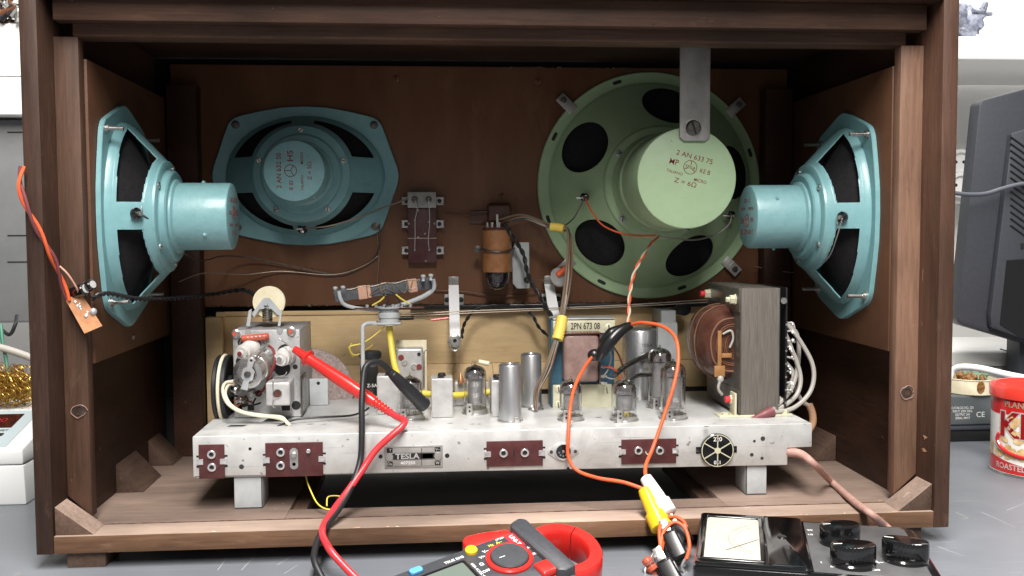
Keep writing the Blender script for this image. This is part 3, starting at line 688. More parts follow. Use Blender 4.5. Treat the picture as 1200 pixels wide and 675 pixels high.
# name plate
a = aty(450.5, 523, YF); c = aty(519, 547, YF); xm, zm = (a.x+c.x)/2, (a.z+c.z)/2; w, h = c.x-a.x, a.z-c.z
b = MB(); b.box(a.x, c.x, YF-.08, YF, c.z, a.z, .02)
def dk(x0, x1, z0, z1, mi=1): b.box(xm+x0*w, xm+x1*w, YF-.085, YF-.08, zm+z0*h, zm+z1*h, 0, mi=mi)
dk(-.46, .45, -.11, .16); dk(-.46, -.36, .2, .42); dk(-.46, -.36, -.42, -.2); dk(.36, .46, .22, .42); dk(.36, .46, -.42, -.22); dk(.13, .14, -.4, .4)
for y in (.43, -.43, .18, -.13): dk(-.34, .34, y-.008, y+.008)
dk(.15, .33, -.08, .13, 2)
for s in (-1, 1): b.lathe([(.34, .08), (.3, .16), (0, .18)], V((xm+s*.42*w, YF, zm)), -Y3, 20, mi=0)
npl = b.build('name_plate', ['strap', 'blackink', 'coilgrey'], ch)
text('TESLA', .62, V((xm-.11*w, YF-.087, zm+.02*h)), X3, Z3, 'whitecan', npl, bold=.03, sx=1.15)
text('T', .3, V((xm-.4*w, YF-.087, zm+.31*h)), X3, Z3, 'whitecan', npl, bold=.02); text('Čís.', .3, V((xm-.41*w, YF-.087, zm-.31*h)), X3, Z3, 'whitecan', npl, bold=.01)
text('V~', .3, V((xm+.41*w, YF-.087, zm+.31*h)), X3, Z3, 'whitecan', npl, bold=.02); text('W', .3, V((xm+.41*w, YF-.087, zm-.31*h)), X3, Z3, 'whitecan', npl, bold=.02)
text('407255', .34, V((xm-.1*w, YF-.087, zm-.28*h)), X3, Z3, 'whiteink', npl, sx=1.2)
b = MB()
for px, py, r in ((446,535,.17),(524,534,.19),(293,526,.13),(283,547,.2),(666,549,.12),(894,514,.2),(884,517,.12),(881,533,.16),(893,537,.14)):
    c = aty(px, py, YF); b.lathe([(r, .004), (0, .004)], c, -Y3, 16, mi=0 if px < 700 and r < .195 else 1, cap=False)
b.build('hole', ['blackink', 'darksteel'], ch)
b = MB()
for px, py, w, d in ((276, 499, 1.4, .7), (322, 492, 1.9, 1.6), (362,497,.5,.25),(378,497,.35,.2),(552,497,.25,.2),(560,497,.25,.2),(526,496,.35,.25),(700,489,.5,.3),(826,500,.4,.3),(722,495,.6,.3)):
    c = atz(px, py, CT+.003); b = MB(); b.add([c+V((-w/2,-d/2,0)), c+V((w/2,-d/2,0)), c+V((w/2+.25,d/2,0)), c+V((-w/2+.25,d/2,0))], [[0,1,2,3]]); b.build('slot', 'blackink', ch)

# ---------------------------------------------------------------- valves and cans on the chassis
def valve(px, py_top, py_bot, rpx, label, marks=None, markm='whiteink', tab=True, group='glass valves on the chassis'):
    c = atz(px, py_bot-3, CT); d = (c-CAM).dot(FW); r = 1.1*rpx*d/F; top = aty(px, py_top, c.y).z-CT; H = top
    root = thing('vacuum_tube', V((c.x, c.y, CT)), label, 'valve', group, None)
    O = V((c.x, c.y, CT))
    b = MB(); hb = .45; hs = H-.25-r*.75
    out = [(r*.97, hb), (r, hb+.15), (r, hs)]+[(r*math.cos(t), hs+r*.72*math.sin(t)) for t in [PI/2*i/8 for i in range(1, 8)]]+[(.11, hs+r*.78), (.09, H-.08), (0, H)]
    inn = [(0, H-.3)]+[((r-.07)*math.cos(t), hs+(r-.07)*.70*math.sin(t)) for t in [PI/2*i/8 for i in range(7, 0, -1)]]+[(r-.07, hs), (r-.07, hb+.2), (r*.9, hb+.05)]
    b.lathe(out+inn, O, Z3, 32, cap=False); b.build('glass_envelope', 'glass', root)
    b = MB(); k = r-.10
    b.lathe([(k*min(1, math.cos(t)*(1 if t > 0 else 1/math.cos(t))), hs+k*(.69 if t > 0 else 1.1)*math.sin(t)) for t in [-.42+ (PI/2+.37)*i/9 for i in range(10)]], O, Z3, 28, cap=False); b.build('getter', 'getter', root)
    b = MB(); pr = r*.62; b.lathe([(pr, hb+.5), (pr, hs-.55)], O, Z3, 20)
    for zz in (.3, .5, .7): b.lathe([(pr+.03, hb+.5+(hs-hb-1.05)*zz-.04), (pr+.03, hb+.5+(hs-hb-1.05)*zz+.04)], O, Z3, 20)
    for s in (-1, 1): b.box(O.x+s*pr-.04, O.x+s*pr+.10*s+.04, O.y-.06, O.y+.06, CT+hb+.3, CT+hs-.3, 0)
    for k2 in range(7):
        q = k2*2*PI/7; b.tube([O+V((.4*r*math.cos(q), .4*r*math.sin(q), hb)), O+V((.5*r*math.cos(q), .5*r*math.sin(q), hb+.55))], .03, 5, smooth=False)
    b.build('anode', 'plate', root)
    b = MB()
    for zz in (hb+.42, hs-.45): b.lathe([(r*.86, zz), (r*.86, zz+.05)], O, Z3, 24)
    b.build('mica_spacer', 'mica', root)
    b = MB(); b.lathe([(r+.22, 0), (r+.22, .08), (r+.1, .12), (r+.08, .42), (r-.02, .44), (0, .44)], O, Z3, 30)
    if tab:
        p = O+V((-r*.55, -r-.14, 0)); b.box(p.x-.28, p.x+.28, p.y-.04, p.y+.04, CT, CT+1.05, .03, mi=0); b.lathe([(.1, 0), (0, 0)], p+V((0, -.05, .75)), -Y3, 10, mi=1, cap=False)
        b.lathe([(.1, 0), (0, 0)], p+V((0, -.05, .4)), -Y3, 10, mi=1, cap=False)
    b.build('tube_socket', ['steel', 'blackink'], root)
    if marks:
        for s, zf, sz in marks:
            h = CT+hb+(hs-hb)*zf
            def bend(x, y, z, h=h): a = x/r; return V((O.x+(r+.012)*math.sin(a), O.y-(r+.012)*math.cos(a), h+y))
            text(s, sz, O, X3, Z3, markm, root, bend=bend, bold=.02)
    return root
valve(481, 437, 493, 13, 'glass valve behind the black test probe, left end of the valve row', (('EBF', .45, .5),))
valve(557, 424, 487, 12, 'glass valve with faint white lettering between the square cans and the tall round can', (('35', .72, .55), ('SF', .4, .55)))
valve(669, 441, 495, 12, 'glass valve in front of the blue transformer, orange wire crossing it', None)
valve(731.5, 441, 495, 12.8, 'glass valve with a small yellow 75 mark at its foot', (('75', .08, .48),), 'yellowink')
valve(788.5, 420, 493, 13.2, 'tall front valve of the close pair beside the power transformer', (('EL', .35, .5),), group='tall valve pair')
valve(773, 404, 480, 12.3, 'tall rear valve of the close pair, half hidden by the front one', None, group='tall valve pair')

def roundcan(px, py_top, py_bot, rpx, label, name='screening_can', cat='screening can', hole=True, m='can', grp='round aluminium cans'):
    c = atz(px, py_bot-3, CT); d = (c-CAM).dot(FW); r = rpx*d/F; H = aty(px, py_top+2, c.y).z-CT
    root = thing(name, V((c.x, c.y, CT)), label, cat, grp); O = V((c.x, c.y, CT)); b = MB()
    pr = [(r, .02), (r, H-.18), (r-.06, H-.06), (r-.16, H)]
    pr += [(r*.55, H), (r*.5, H-.15), (0, H-.15)] if hole else [(r-.3, H-.05), (0, H-.05)]
    b.lathe(pr, O, Z3, 40)
    b.build('can_body', m, root)
    if hole: b = MB(); b.lathe([(r*.5, H-.14), (0, H-.14)], O, Z3, 24, cap=False); b.build('top_opening', 'blackink', root)
    b = MB(); b.lathe([(r+.16, 0), (r+.16, .1), (r+.02, .12)], O, Z3, 40, cap=False); b.box(O.x+r*.3, O.x+r*.75, O.y-r-.12, O.y-r+.3, CT, CT+.5, .03)
    b.build('base_ring', 'steel', root); return root, O, r, H
roundcan(598, 424, 496, 13.2, 'taller front round aluminium can with a dark opening on top')
roundcan(622.5, 412, 479, 12.2, 'round aluminium can standing just behind the other round can')
root, O, r, H = roundcan(749, 383, 468, 20.5, 'wide silver electrolytic capacitor can behind the valves with small print', 'electrolytic_capacitor', 'capacitor', False, grp=None)
for s, zf, sz in (('TESLA', .78, .42), ('WK 705', .66, .36), ('100+100 M', .54, .38), ('350 V', .44, .34)):
    h = CT+H*zf
    def bend(x, y, z, h=h): a = x/r+.25; return V((O.x+(r+.01)*math.sin(a), O.y-(r+.01)*math.cos(a), h+y))
    text(s, sz, O, X3, Z3, 'blackink', root, bend=bend)

def sqcan(px0, px1, py_top, py_bot, dep, label, m='whitecan', knob=True, group='square aluminium coil cans'):
    a = atz(px0, py_bot, CT); c = atz(px1, py_bot, CT); c.y = a.y; c.x = aty(px1, py_bot, a.y).x; H = aty(px0, py_top, a.y).z-CT
    root = thing('coil_can', V(((a.x+c.x)/2, a.y+dep/2, CT)), label, 'coil can', group); b = MB()
    b.box(a.x, c.x, a.y, a.y+dep, CT+.02, CT+H, .1, seg=3); b.build('can_body', m, root)
    if knob:
        b = MB(); b.lathe([(.34, H-.02), (.36, H+.15), (.3, H+.3), (0, H+.3)], V(((a.x+c.x)/2, a.y+dep*.6, CT)), Z3, 16)
        b.lathe([(.30, H-.02), (.30, H+.05), (0, H+.05)], V(((a.x+c.x)/2-.1, a.y+dep*.25, CT)), Z3, 16); b.build('core_opening', 'blackink', root)
    b = MB()
    for x in (a.x, c.x): b.box(x-.06, x+.06, a.y-.04, a.y+.06, CT, CT+.6, .02)
    b.build('clip', 'steel', root); return root
sqcan(442, 470, 441, 486, 2.2, 'square coil can left of the valve behind the black probe')
sqcan(505.5, 531, 444, 490, 2.4, 'square coil can with dark cores on top, right of the black probe')
sqcan(576, 592, 446, 489, 2.6, 'narrow square coil can tucked against the tall round can')
sqcan(533, 573, 448, 476, 1.4, 'low wide coil can behind the lettered valve', knob=False)
# small copper terminal behind
b = MB(); c = aty(540, 444, 17); b.lathe([(.3, 0), (.3, .2), (.08, .9), (0, 1)], c-Z3*.4, Z3, 12); solo(b, 'trimmer_screw', 'copper', 'small copper trimmer on the low can behind the lettered valve', 'trimmer')
b = MB(); c = aty(567, 425, 16.5); b.cyl(c-X3*.5+Z3*.1, c+X3*.5-Z3*.1, .22, bev=.05); b.tube([c-X3*.5+Z3*.1, c-X3*1.1, c-X3*1.2-Z3*1.8], .03, 6, mi=1); b.tube([c+X3*.5-Z3*.1, c+X3*.8-Z3*.3, c+X3*.9-Z3*2.4], .03, 6, mi=1)
solo(b, 'axial_capacitor', ['cream', 'tinned'], 'tiny cream axial component on bare leads above the lettered valve', 'component')

# metal box with two wire bails (IF transformer), at the back
a = aty(465, 461, 19.5); c = aty(500, 408, 19.5)
rt = thing('trimmer_box', V(((a.x+c.x)/2, 20.5, CT)), 'silver box with rounded top and red trimmer dots, behind the thick yellow cable', 'trimmer box')
b = MB(); b.box(a.x, c.x-.35, 19.5, 21.2, CT, c.z, .25, seg=4); b.build('box_body', 'whitecan', rt)
b = MB(); b.box(a.x-.1, c.x, 21.3, 21.5, CT, c.z+.6, .09, seg=3); b.build('back_plate', 'cream', rt)
for px, py, r, m in ((470,419,.28,'redink'),(491,430,.28,'redink'),(491,415,.17,'blackink'),(474,425,.3,'bright'),(485,430,.3,'bright')):
    q = aty(px, py, 19.48); b = MB(); b.lathe([(r, 0), (r, .05), (r*.6, .07), (0, .03)], q, -Y3, 18); b.build('trimmer', m, rt)
b = MB()
for x0, x1 in ((458, 466), (497, 503)):
    p1 = aty(x0, 455, 19.8); p2 = aty(x0, 412, 19.8); p3 = aty(x1, 408, 19.8)
    b.tube([p1, p2, p3], .06, 6, smooth=False); b.build('wire_bail', 'steel', rt); b = MB()
# tiny black relay / pot behind rod
rt = thing('rotary_switch', aty(436, 470, 20), 'black moulded switch with yellow leads behind the bent support rod', 'switch')
b = MB(); c = aty(434, 415, 20); b.lathe([(.95, 0), (1.05, .1), (1.05, .55), (.9, .7), (0, .7)], c-Z3*.4, Z3, 26); b.build('switch_cap', 'blackrubber', rt)
b = MB(); c0 = aty(422, 428, 20); c1 = aty(443, 470, 20); b.box(c0.x, c1.x, 19.6, 21.5, CT, c0.z, .1); b.build('switch_body', 'black', rt)
text('Z-5A', .45, aty(436, 452, 19.57), X3, Z3, 'whiteink', rt); 
b = MB(); b.tube(path((440,420,19.3),(452,432,19),(457,450,19),(448,462,19),(436,466,19)), .06, 6); b.tube(path((437,404,19.4),(418,416,19.4),(410,410,19.4),(412,402,19.4)), .05, 6); b.build('lead', 'yellowcable', rt)

# ---------------------------------------------------------------- tuner block
TY = 13.5
P0 = aty(272.5, 387, TY); P1 = aty(353, 486, TY); tx0, tx1, tz1 = P0.x, P1.x, P0.z
tu = thing('tuner_unit', V(((tx0+tx1)/2, 16.5, CT)), 'grey metal tuner box crowded with trimmers and coils, at the chassis left end', 'tuner')
b = MB(); b.box(tx0, tx1, TY, 21.5, CT+.05, tz1, .08); b.build('tuner_case', 'zinc', tu)
b = MB(); b.box(tx1+.01, tx1+.12, TY-.3, 16.5, CT+.2, CT+3.6, .02)
for k in range(5): b.box(tx1+.12, tx1+.14, TY+.2+k*.4, TY+.4+k*.4, CT+.5, CT+3.3, 0, mi=1)
b.build('side_flange', ['darksteel', 'steel'], tu)
def facepart(name, mats, fn): b = MB(); fn(b); return b.build(name, mats, tu)
for px, py, m in ((276.5, 391, 'redcomp'), (341.5, 388, 'redcomp')):
    c = aty(px, py, TY); b = MB(); b.lathe([(.4, 0), (.4, .15), (.26, .2), (.26, .34), (0, .36)], c, -Y3, 18); b.lathe([(.2, .345), (.2, .4), (0, .4)], c-X3*.05, -Y3, 12, mi=1); b.build('red_sealed_screw', ['steel', m], tu)
for px, py in ((291, 390), (328, 388)):
    c = aty(px, py, TY); b = MB(); b.lathe([(.3, 0), (.27, .06), (0, .05)], c, -Y3, 18); b.build('rivet', 'bright', tu)
def dpart(name, px, py, r, m='blackink', h=.01, sz=None):
    c = aty(px, py, TY); b = MB(); b.lathe([(r, 0), (r, h), (0, h)], c, -Y3, 18); return b.build(name, m, tu)
for px, py, r in ((284,401,.42),(300,403,.4),(296,403,.35),(335,413,.75),(283,424,.5),(331,432,.7),(346,430,.22),(347,475,.4),(280,476,.28),(286,472,.4),(303,461,.3)): dpart('hole', px, py, r)
for px0, px1, py0, py1 in ((290,298,474,481),(330,340,472,481),(277,284,475,480)):
    a = aty(px0, py0, TY-.005); c = aty(px1, py1, TY-.005); b = MB(); b.box(a.x, c.x, TY-.01, TY, c.z, a.z, 0); b.build('slot', 'blackink', tu)
a = aty(283, 397, TY-.5); c = aty(315, 394, TY-.5); b = MB(); b.cyl(a, c, .3, bev=.08); b.tube([a, a+V((-.2, .1, -.5))], .05, 6, mi=1); b.tube([c-X3*.3, c+V((-.3, .2, -.7))], .06, 6, mi=1)
for t in (.25, .4, .55, .7, .85): p = a.lerp(c, t)+V((0, -.25, .1)); b.box(p.x-.08, p.x+.08, p.y-.06, p.y+.04, p.z-.05, p.z+.05, .01, mi=2)
b.build('resistor', ['redcomp', 'tinned', 'ceramic'], tu)
def trimmer(px, py, L, dx, dz, r=.66):
    c = aty(px, py, TY-L); e = V((c.x+dx, TY, c.z+dz)); b = MB(); n = (c-e); h = n.length
    b.lathe([(r, 0), (r*1.02, h*.4), (r*.92, h*.45), (r*.92, h*.8), (r*.75, h*.83), (r*.75, h), (0, h)], e, n, 28)
    b.lathe([(r*.42, h), (r*.42, h+.12), (r*.3, h+.16)], e, n, 16, cap=False); b.lathe([(r*.26, h), (r*.26, h+.22), (0, h+.24)], e, n, 16, mi=1); b.build('trimmer', ['ceramic', 'redink' if px < 300 else 'steel'], tu)
trimmer(282, 414, 1.9, .75, .35, .72); trimmer(328, 421, 1.6, .45, .2, .78)
# cylindrical coil can lying towards the viewer
c = aty(290, 438, TY-3.2); e = aty(309, 424, TY); n = c-e; h = n.length; b = MB()
b.lathe([(1.25, 0), (1.25, h*.6), (1.18, h*.62), (1.18, h*.8), (1.3, h*.82), (1.3, h), (1.1, h+.08), (0, h+.02)], e, n, 36); b.build('valve_shield', 'steel', tu)
b = MB(); b.lathe([(.85, h+.06), (.85, h+.2), (.5, h+.3), (0, h+.3)], e, n, 24); b.lathe([(.32, h+.3), (.32, h+.5), (0, h+.5)], e, n, 16, mi=1); b.build('valve_end', ['glass', 'darksteel'], tu)
A_ = (aty(296, 421, 9.8)-aty(288, 453, 9.8)).normalized(); B_ = Y3.cross(A_); q = aty(291, 438, 9.9)
b = MB(); b.prism([(-1.35, -.3), (-.6, -.22), (-.35, -.5), (.35, -.5), (.6, -.22), (1.35, -.3), (1.5, 0), (1.35, .3), (.6, .22), (.35, .5), (-.35, .5), (-.6, .22), (-1.35, .3)], .1, q-Y3*.15, A_, B_, -Y3, bev=.02)
b.lathe([(.28, .1), (.28, .35), (0, .38)], q-Y3*.15, -Y3, 16, mi=1); b.lathe([(.12, .11), (0, .11)], q-Y3*.15+A_*1.2, -Y3, 12, mi=2, cap=False)
b.build('retaining_clip', ['bright', 'darksteel', 'blackink'], tu)
b = MB(); b.tube(path((316,400,12),(306,412,11.2),(298,422,10.2)), .1, 8); b.build('tension_rod', 'steel', tu)
b = MB(); b.tube(path((313,404,12.8),(320,410,12.4),(322,424,12),(316,440,12.2),(310,455,12.6),(303,462,13.2)), .12, 8); b.build('red_lead', 'redink', tu)
# coil box on the face
a = aty(311.5, 476, TY-2.8); c = aty(339.5, 448, TY-2.8); b = MB(); b.box(a.x, c.x, TY-2.8, TY, a.z, c.z, .16, seg=3, T=None); b.build('coil_box', 'whitecan', tu)
q = aty(325, 461.5, TY-2.81); b = MB(); b.lathe([(.42, 0), (.42, .05), (.34, .06), (.3, -.05)], q, -Y3, 20, cap=False); b.lathe([(.32, .01), (0, .01)], q, -Y3, 16, mi=1, cap=False)
b.build('core_hole', ['steel', 'coil'], tu)
b = MB(); b.tube(path((336,436,11.2),(333,440,10.8),(322,442,10.8),(320,447,10.6),(320,456,10.55),(321,459,10.55)), .05, 6); b.tube(path((323,466,10.55),(320,469,10.55),(320,476,10.5),(323,478,10.7)), .05, 6); b.build('spring_clip', 'steel', tu)
# tangle of small leads
rr = random.Random(5); b = MB()
for k in range(12):
    px = rr.uniform(268, 300); py = rr.uniform(445, 470); b.tube(path((px, py, 12.5), (px+rr.uniform(-8, 8), py+rr.uniform(-4, 8), 12), (px+rr.uniform(-4, 14), py+rr.uniform(-4, 10), 12.9)), .08, 6, mi=k % 3)
for px, py in ((276, 458), (282, 468), (273, 449), (294, 461)): b.lathe([(.3, 0), (.3, .4), (.15, .5), (0, .5)], aty(px, py, 13.3), V((.3, -1, .2)), 12, mi=1)
b.build('lead_tangle', ['brownwire', 'steel', 'blackink'], tu)
# pulley and bracket on top
pu = thing('drive_pulley', aty(317, 384, 15.5), 'cream nylon pulley in a forked bracket with spring, on top of the tuner box', 'pulley')
c = aty(315, 354, 15.6); b = MB(); b.lathe([(1.42, 0), (1.42, .12), (1.3, .22), (1.42, .32), (1.42, .5), (0, .5)], c, Y3, 48); b.build('pulley_wheel', 'cream', pu)
q = [aty(x, y, 15.2) for x, y in ((295,368),(308,350),(311,349),(316,349.5),(330,366),(327,370),(318,362),(304,362),(298,372))]
b = MB(); O = V((0, 15.2, 0)); b.prism([(p.x, p.z) for p in q], .12, O, X3, Z3, Y3)
for x0, x1 in ((288.5, 295), (325.5, 330.5)):
    p = [aty(x0, 382, 14.6), aty(x0+3, 364, 14.6), aty(x1, 362, 14.6), aty(x1-2, 382, 14.6)]; b.prism([(w.x, w.z) for w in p], .1, V((0, 14.6, 0)), X3, Z3, Y3)
b.lathe([(.16, 0), (.16, .15), (0, .15)], aty(312, 356, 15.2), -Y3, 14); b.build('pulley_bracket', 'greymet', pu)
b = MB(); c = aty(313.5, 377, 15.6); pts = [c+V((.42*math.cos(t), .42*math.sin(t), t/(2*PI)*.16)) for t in [i*PI/6 for i in range(12*9)]]; b.tube(pts, .055, 6, smooth=False); b.build('spring', 'darksteel', pu)
# flywheel at left
fl = thing('flywheel', aty(262, 490, 15), 'black drive wheel with a cream cord round its rim, left of the tuner box', 'drive wheel')
c = aty(264, 455, 15.3); b = MB(); b.lathe([(0, -.6), (2.5, -.6), (2.9, -.58), (3.0, -.5), (3.0, -.25), (2.86, -.2), (2.86, .2), (3.0, .25), (3.0, .5), (2.85, .58), (2.6, .5), (1.2, .35), (1.1, .7), (0, .7)], c, V((1,-.02,0)), 64); b.build('wheel', 'blackrubber', fl)
b = MB(); A = V((1,-.02,0)); B1 = A.orthogonal().normalized(); B2 = A.cross(B1); b.tube([c+(B1*math.cos(t)+B2*math.sin(t))*2.95 for t in [i*2*PI/48 for i in range(49)]], .15, 8, smooth=False); b.build('drive_cord', 'cream', fl)
# big dusty disc
c = aty(363, 459, 22.3); b = MB(); b.lathe([(4.2, -.3), (4.2, .25), (4.05, .35), (0, .35)], c, V((.1,-1,0)), 72)
solo(b, 'dusty_disc', 'dust', 'large disc thick with grey brown dust, standing behind the red test probe', 'flywheel disc')
a = aty(363, 471, 19.0); c = aty(384, 443.5, 19.0); b = MB(); b.box(a.x, c.x, 19, 19.14, CT, c.z, .05); b.box(a.x, c.x, 19, 20.3, CT, CT+.12, .03)
b.lathe([(.16, 0), (.16, .01), (0, .01)], aty(373, 449, 18.99), -Y3, 12, mi=1)
solo(b, 'angle_bracket', ['greymet', 'blackink'], 'small grey angle bracket with one hole, in front of the dusty disc', 'bracket')

# ---------------------------------------------------------------- ferrite aerial on a bent rod
AY = 19
fa = thing('ferrite_aerial', aty(455, 378, AY), 'ferrite rod aerial with pink taped coils, on a turning cradle above the chassis', 'aerial')
E0 = aty(392, 347, AY-.6); E1 = aty(505, 331.5, AY+.6); b = MB(); d = (E1-E0); A = d.normalized(); N = V((0,-1,0)); N = (N-A*N.dot(A)).normalized(); U = A.cross(N)*-1
T = Matrix((A, -N, U)).transposed().to_4x4(); T.translation = E0; Lr = d.length
b.box(0, Lr, -.3, .3, -.55, .55, .05, T=T); b.build('ferrite_rod', 'ferrite', fa)
def wrap(t0, t1, m, nm, g=.08): b = MB(); b.box(Lr*t0, Lr*t1, -.3-g, .3+g, -.55-g, .55+g, .06, T=T); return b.build(nm, m, fa)
wrap(.24, .33, 'tape', 'tape_wrap'); wrap(.76, .85, 'tape', 'tape_wrap')
wrap(.335, .37, 'tape', 'tape_wrap', .05)
rr = random.Random(11); b = MB()
for k in range(7):
    t0 = rr.uniform(.2, .8)*Lr; pts = [T @ V((t0+rr.uniform(-.8, .8), -.42, rr.uniform(-.6, .8))) for _ in range(4)]; b.tube(pts, .028, 5)
b.tube([T @ V((x, -.4, .52+.08*math.sin(x*3))) for x in [i*.4 for i in range(3, int(Lr/.4)-1)]], .035, 5); b.build('coil_lead', 'tinned', fa)
b = MB()
arm = path((397,341,AY-1),(399,350,AY-1),(404,357,AY-.8),(418,361,AY-.5),(440,363,AY),(455,362,AY)); b.tube(arm, .18, 8)
b.tube(path((507,327,AY+.6),(508,338,AY+.6),(497,347,AY+.4),(478,355,AY+.2),(460,361,AY)), .24, 8)
for px, py in ((393,341),(402,340),(496,327),(505,326)): c = aty(px, py, AY-.5); b.lathe([(.18, 0), (.12, .2), (.24, .45), (.2, .6), (0, .62)], c-Z3*.2, Z3, 14)
b.build('cradle', 'greymet', fa)
b = MB(); c = aty(456, 371, AY); b.lathe([(1.15, -.75), (1.15, -.55), (.95, -.5), (.95, -.1), (1.05, -.05), (1.05, .3), (.9, .45), (.9, .8), (1.3, .85), (1.3, .95), (0, .95)], c, Z3, 36); b.build('pivot', 'greymet', fa)
b = MB(); c = aty(456, 361, AY); b.box(c.x-3.2, c.x+3.3, AY-.8, AY+.5, c.z, c.z+.12, .03)
for k in range(6): b.lathe([(.16, 0), (.2, .25), (0, .3)], V((c.x-2+k*.8, AY-.6, c.z+.12)), Z3, 10, mi=1)
b.build('tag_board', ['coil', 'solder'], fa)
b = MB(); b.tube(path((436,358,AY-.9),(446,352,AY-1),(452,346,AY-.7)), .07, 6); b.tube(path((480,356,AY-.9),(470,350,AY-1),(464,345,AY-.7)), .07, 6); b.build('yellow_lead', 'yellowcable', fa)
b = MB(); b.tube(path((450,362,AY-.9),(455,352,AY-1),(448,344,AY-.9)), .06, 6); b.tube(path((470,358,AY-.9),(464,347,AY-1.2),(452,345,AY-.9)), .06, 6); b.build('black_lead', 'blackrubber', fa)
sr = thing('support_rod', aty(425, 490, AY-1), 'bent grey rod bracket carrying the ferrite aerial from the chassis', 'support rod')
b = MB(); b.tube(path((426,487,AY-2.2),(425.5,440,AY-1.8),(425,390,AY-1.5),(426,382,AY-1.4),(431,379,AY-1.2),(440,378.5,AY-.8)), .2, 10, sub=10)
c0 = aty(430, 379, AY-1); c1 = aty(470, 379, AY); b.box(c0.x, c1.x, AY-1.2, AY+1, c0.z-.12, c0.z, .03); b.build('rod', 'greymet', sr)
# axial resistor on the string + red sleeve
b = MB(); b.cyl(aty(468,373,AY+3), aty(485,372.5,AY+3), .2, bev=.04); b.tube(path((485,372.5,AY+3),(495,373,AY+3),(508,375,AY+3),(524,373,AY+3)), .05, 6, mi=1); b.tube(path((505,375,AY+3),(515,374,AY+3),(526,372.5,AY+3)), .13, 8, mi=2)
solo(b, 'axial_resistor', ['black', 'tinned', 'redcable'], 'black axial resistor with a red sleeved lead, right of the aerial pivot', 'component')

# ---------------------------------------------------------------- upright brackets on the back board
def upright(px0, px1, pyt, pyb, pxb0, pxb1, label, foot=True):
    Y = 24.5; q = [aty(px0, pyt+9, Y), aty(px1, pyt+9, Y), aty(pxb1, pyb, Y), aty(pxb0, pyb, Y)]
    root = thing('bracket_strip', q[3], label, 'bracket', 'white metal bracket strips'); b = MB()
    lean = [q[0]+Y3*1.6, q[1]+Y3*1.6, q[2]-Y3*1.6, q[3]-Y3*1.6]; lean = [CAM+(w_-CAM)*((w_.y-CAM.y)/(w_.y-CAM.y)) for w_ in lean]
    k_ = V((0, .1, .06)); b.add([w_ for w_ in lean]+[w_+k_ for w_ in lean], [[3,2,1,0],[4,5,6,7],[0,1,5,4],[1,2,6,5],[2,3,7,6],[3,0,4,7]]); b.build('strip', 'brightstrip', root)
    b = MB(); a = aty(px0, pyt, 27.9); c = aty(px1, pyt+9, Y); zt = q[0].z
    b.box(q[0].x, q[1].x, Y+1.6, 27.95, zt-.02, zt+.12, .02); b.box(q[0].x, q[1].x, Y+1.58, Y+1.7, zt-.0, zt+.85, .02); b.build('strip_head', 'strap', root)
    m_ = aty((px0+px1)/2, pyt+25, 27.9); b = MB(); b.box(m_.x-1.0, m_.x+1.0, 27.7, 27.95, m_.z-.75, m_.z+.55, .05)
    for s in (-1, 1): b.lathe([(.26, 0), (.26, .1), (0, .14)], m_+V((s*.72, -.2, 0)), -Y3, 14, mi=1)
    b.build('mount_plate', ['strap', 'blackink'], root)
    if foot:
        c = aty((pxb0+pxb1)/2, pyb-6, Y-1.75); b = MB(); b.lathe([(.62, 0), (.62, .15), (.45, .2), (.42, .35), (.2, .36), (.18, .2)], c, -Y3, 26, cap=False); b.lathe([(.2, .22), (0, .22)], c, -Y3, 14, mi=1, cap=False)
        b.tube([c+V((.5, 0, 0)), c+V((.4, -.1, -.75)), c+V((0, -.1, -1.0)), c+V((-.4, -.1, -.75)), c+V((-.6, 0, 0))], .1, 8); b.build('eyelet', ['steel', 'blackink'], root)
    return root
upright(526, 538, 326, 405, 527, 539, 'white metal strip bracket with an eyelet foot, left of the two strips')
upright(640, 651.5, 325, 386, 644, 657, 'white metal strip bracket beside the yellow sleeved wire bundle, right of the two', foot=False)
b = MB(); a = aty(771, 402, 23.5); c = aty(794, 378, 23.5); b.box(a.x, c.x, 23.5, 24.5, aty(771, 470, 23.5).z, c.z, .06); q = aty(783, 366, 24.2); b.box(q.x-.75, q.x+.75, 24, 27.9, c.z-.1, q.z+.2, .06)
b.lathe([(.5, 0), (.5, .3), (0, .32)], aty(795, 363, 25.2), -Y3, 16, mi=1)
solo(b, 'grey_post', ['greymet', 'blackink'], 'grey sheet metal post behind the tall valve pair', 'bracket')

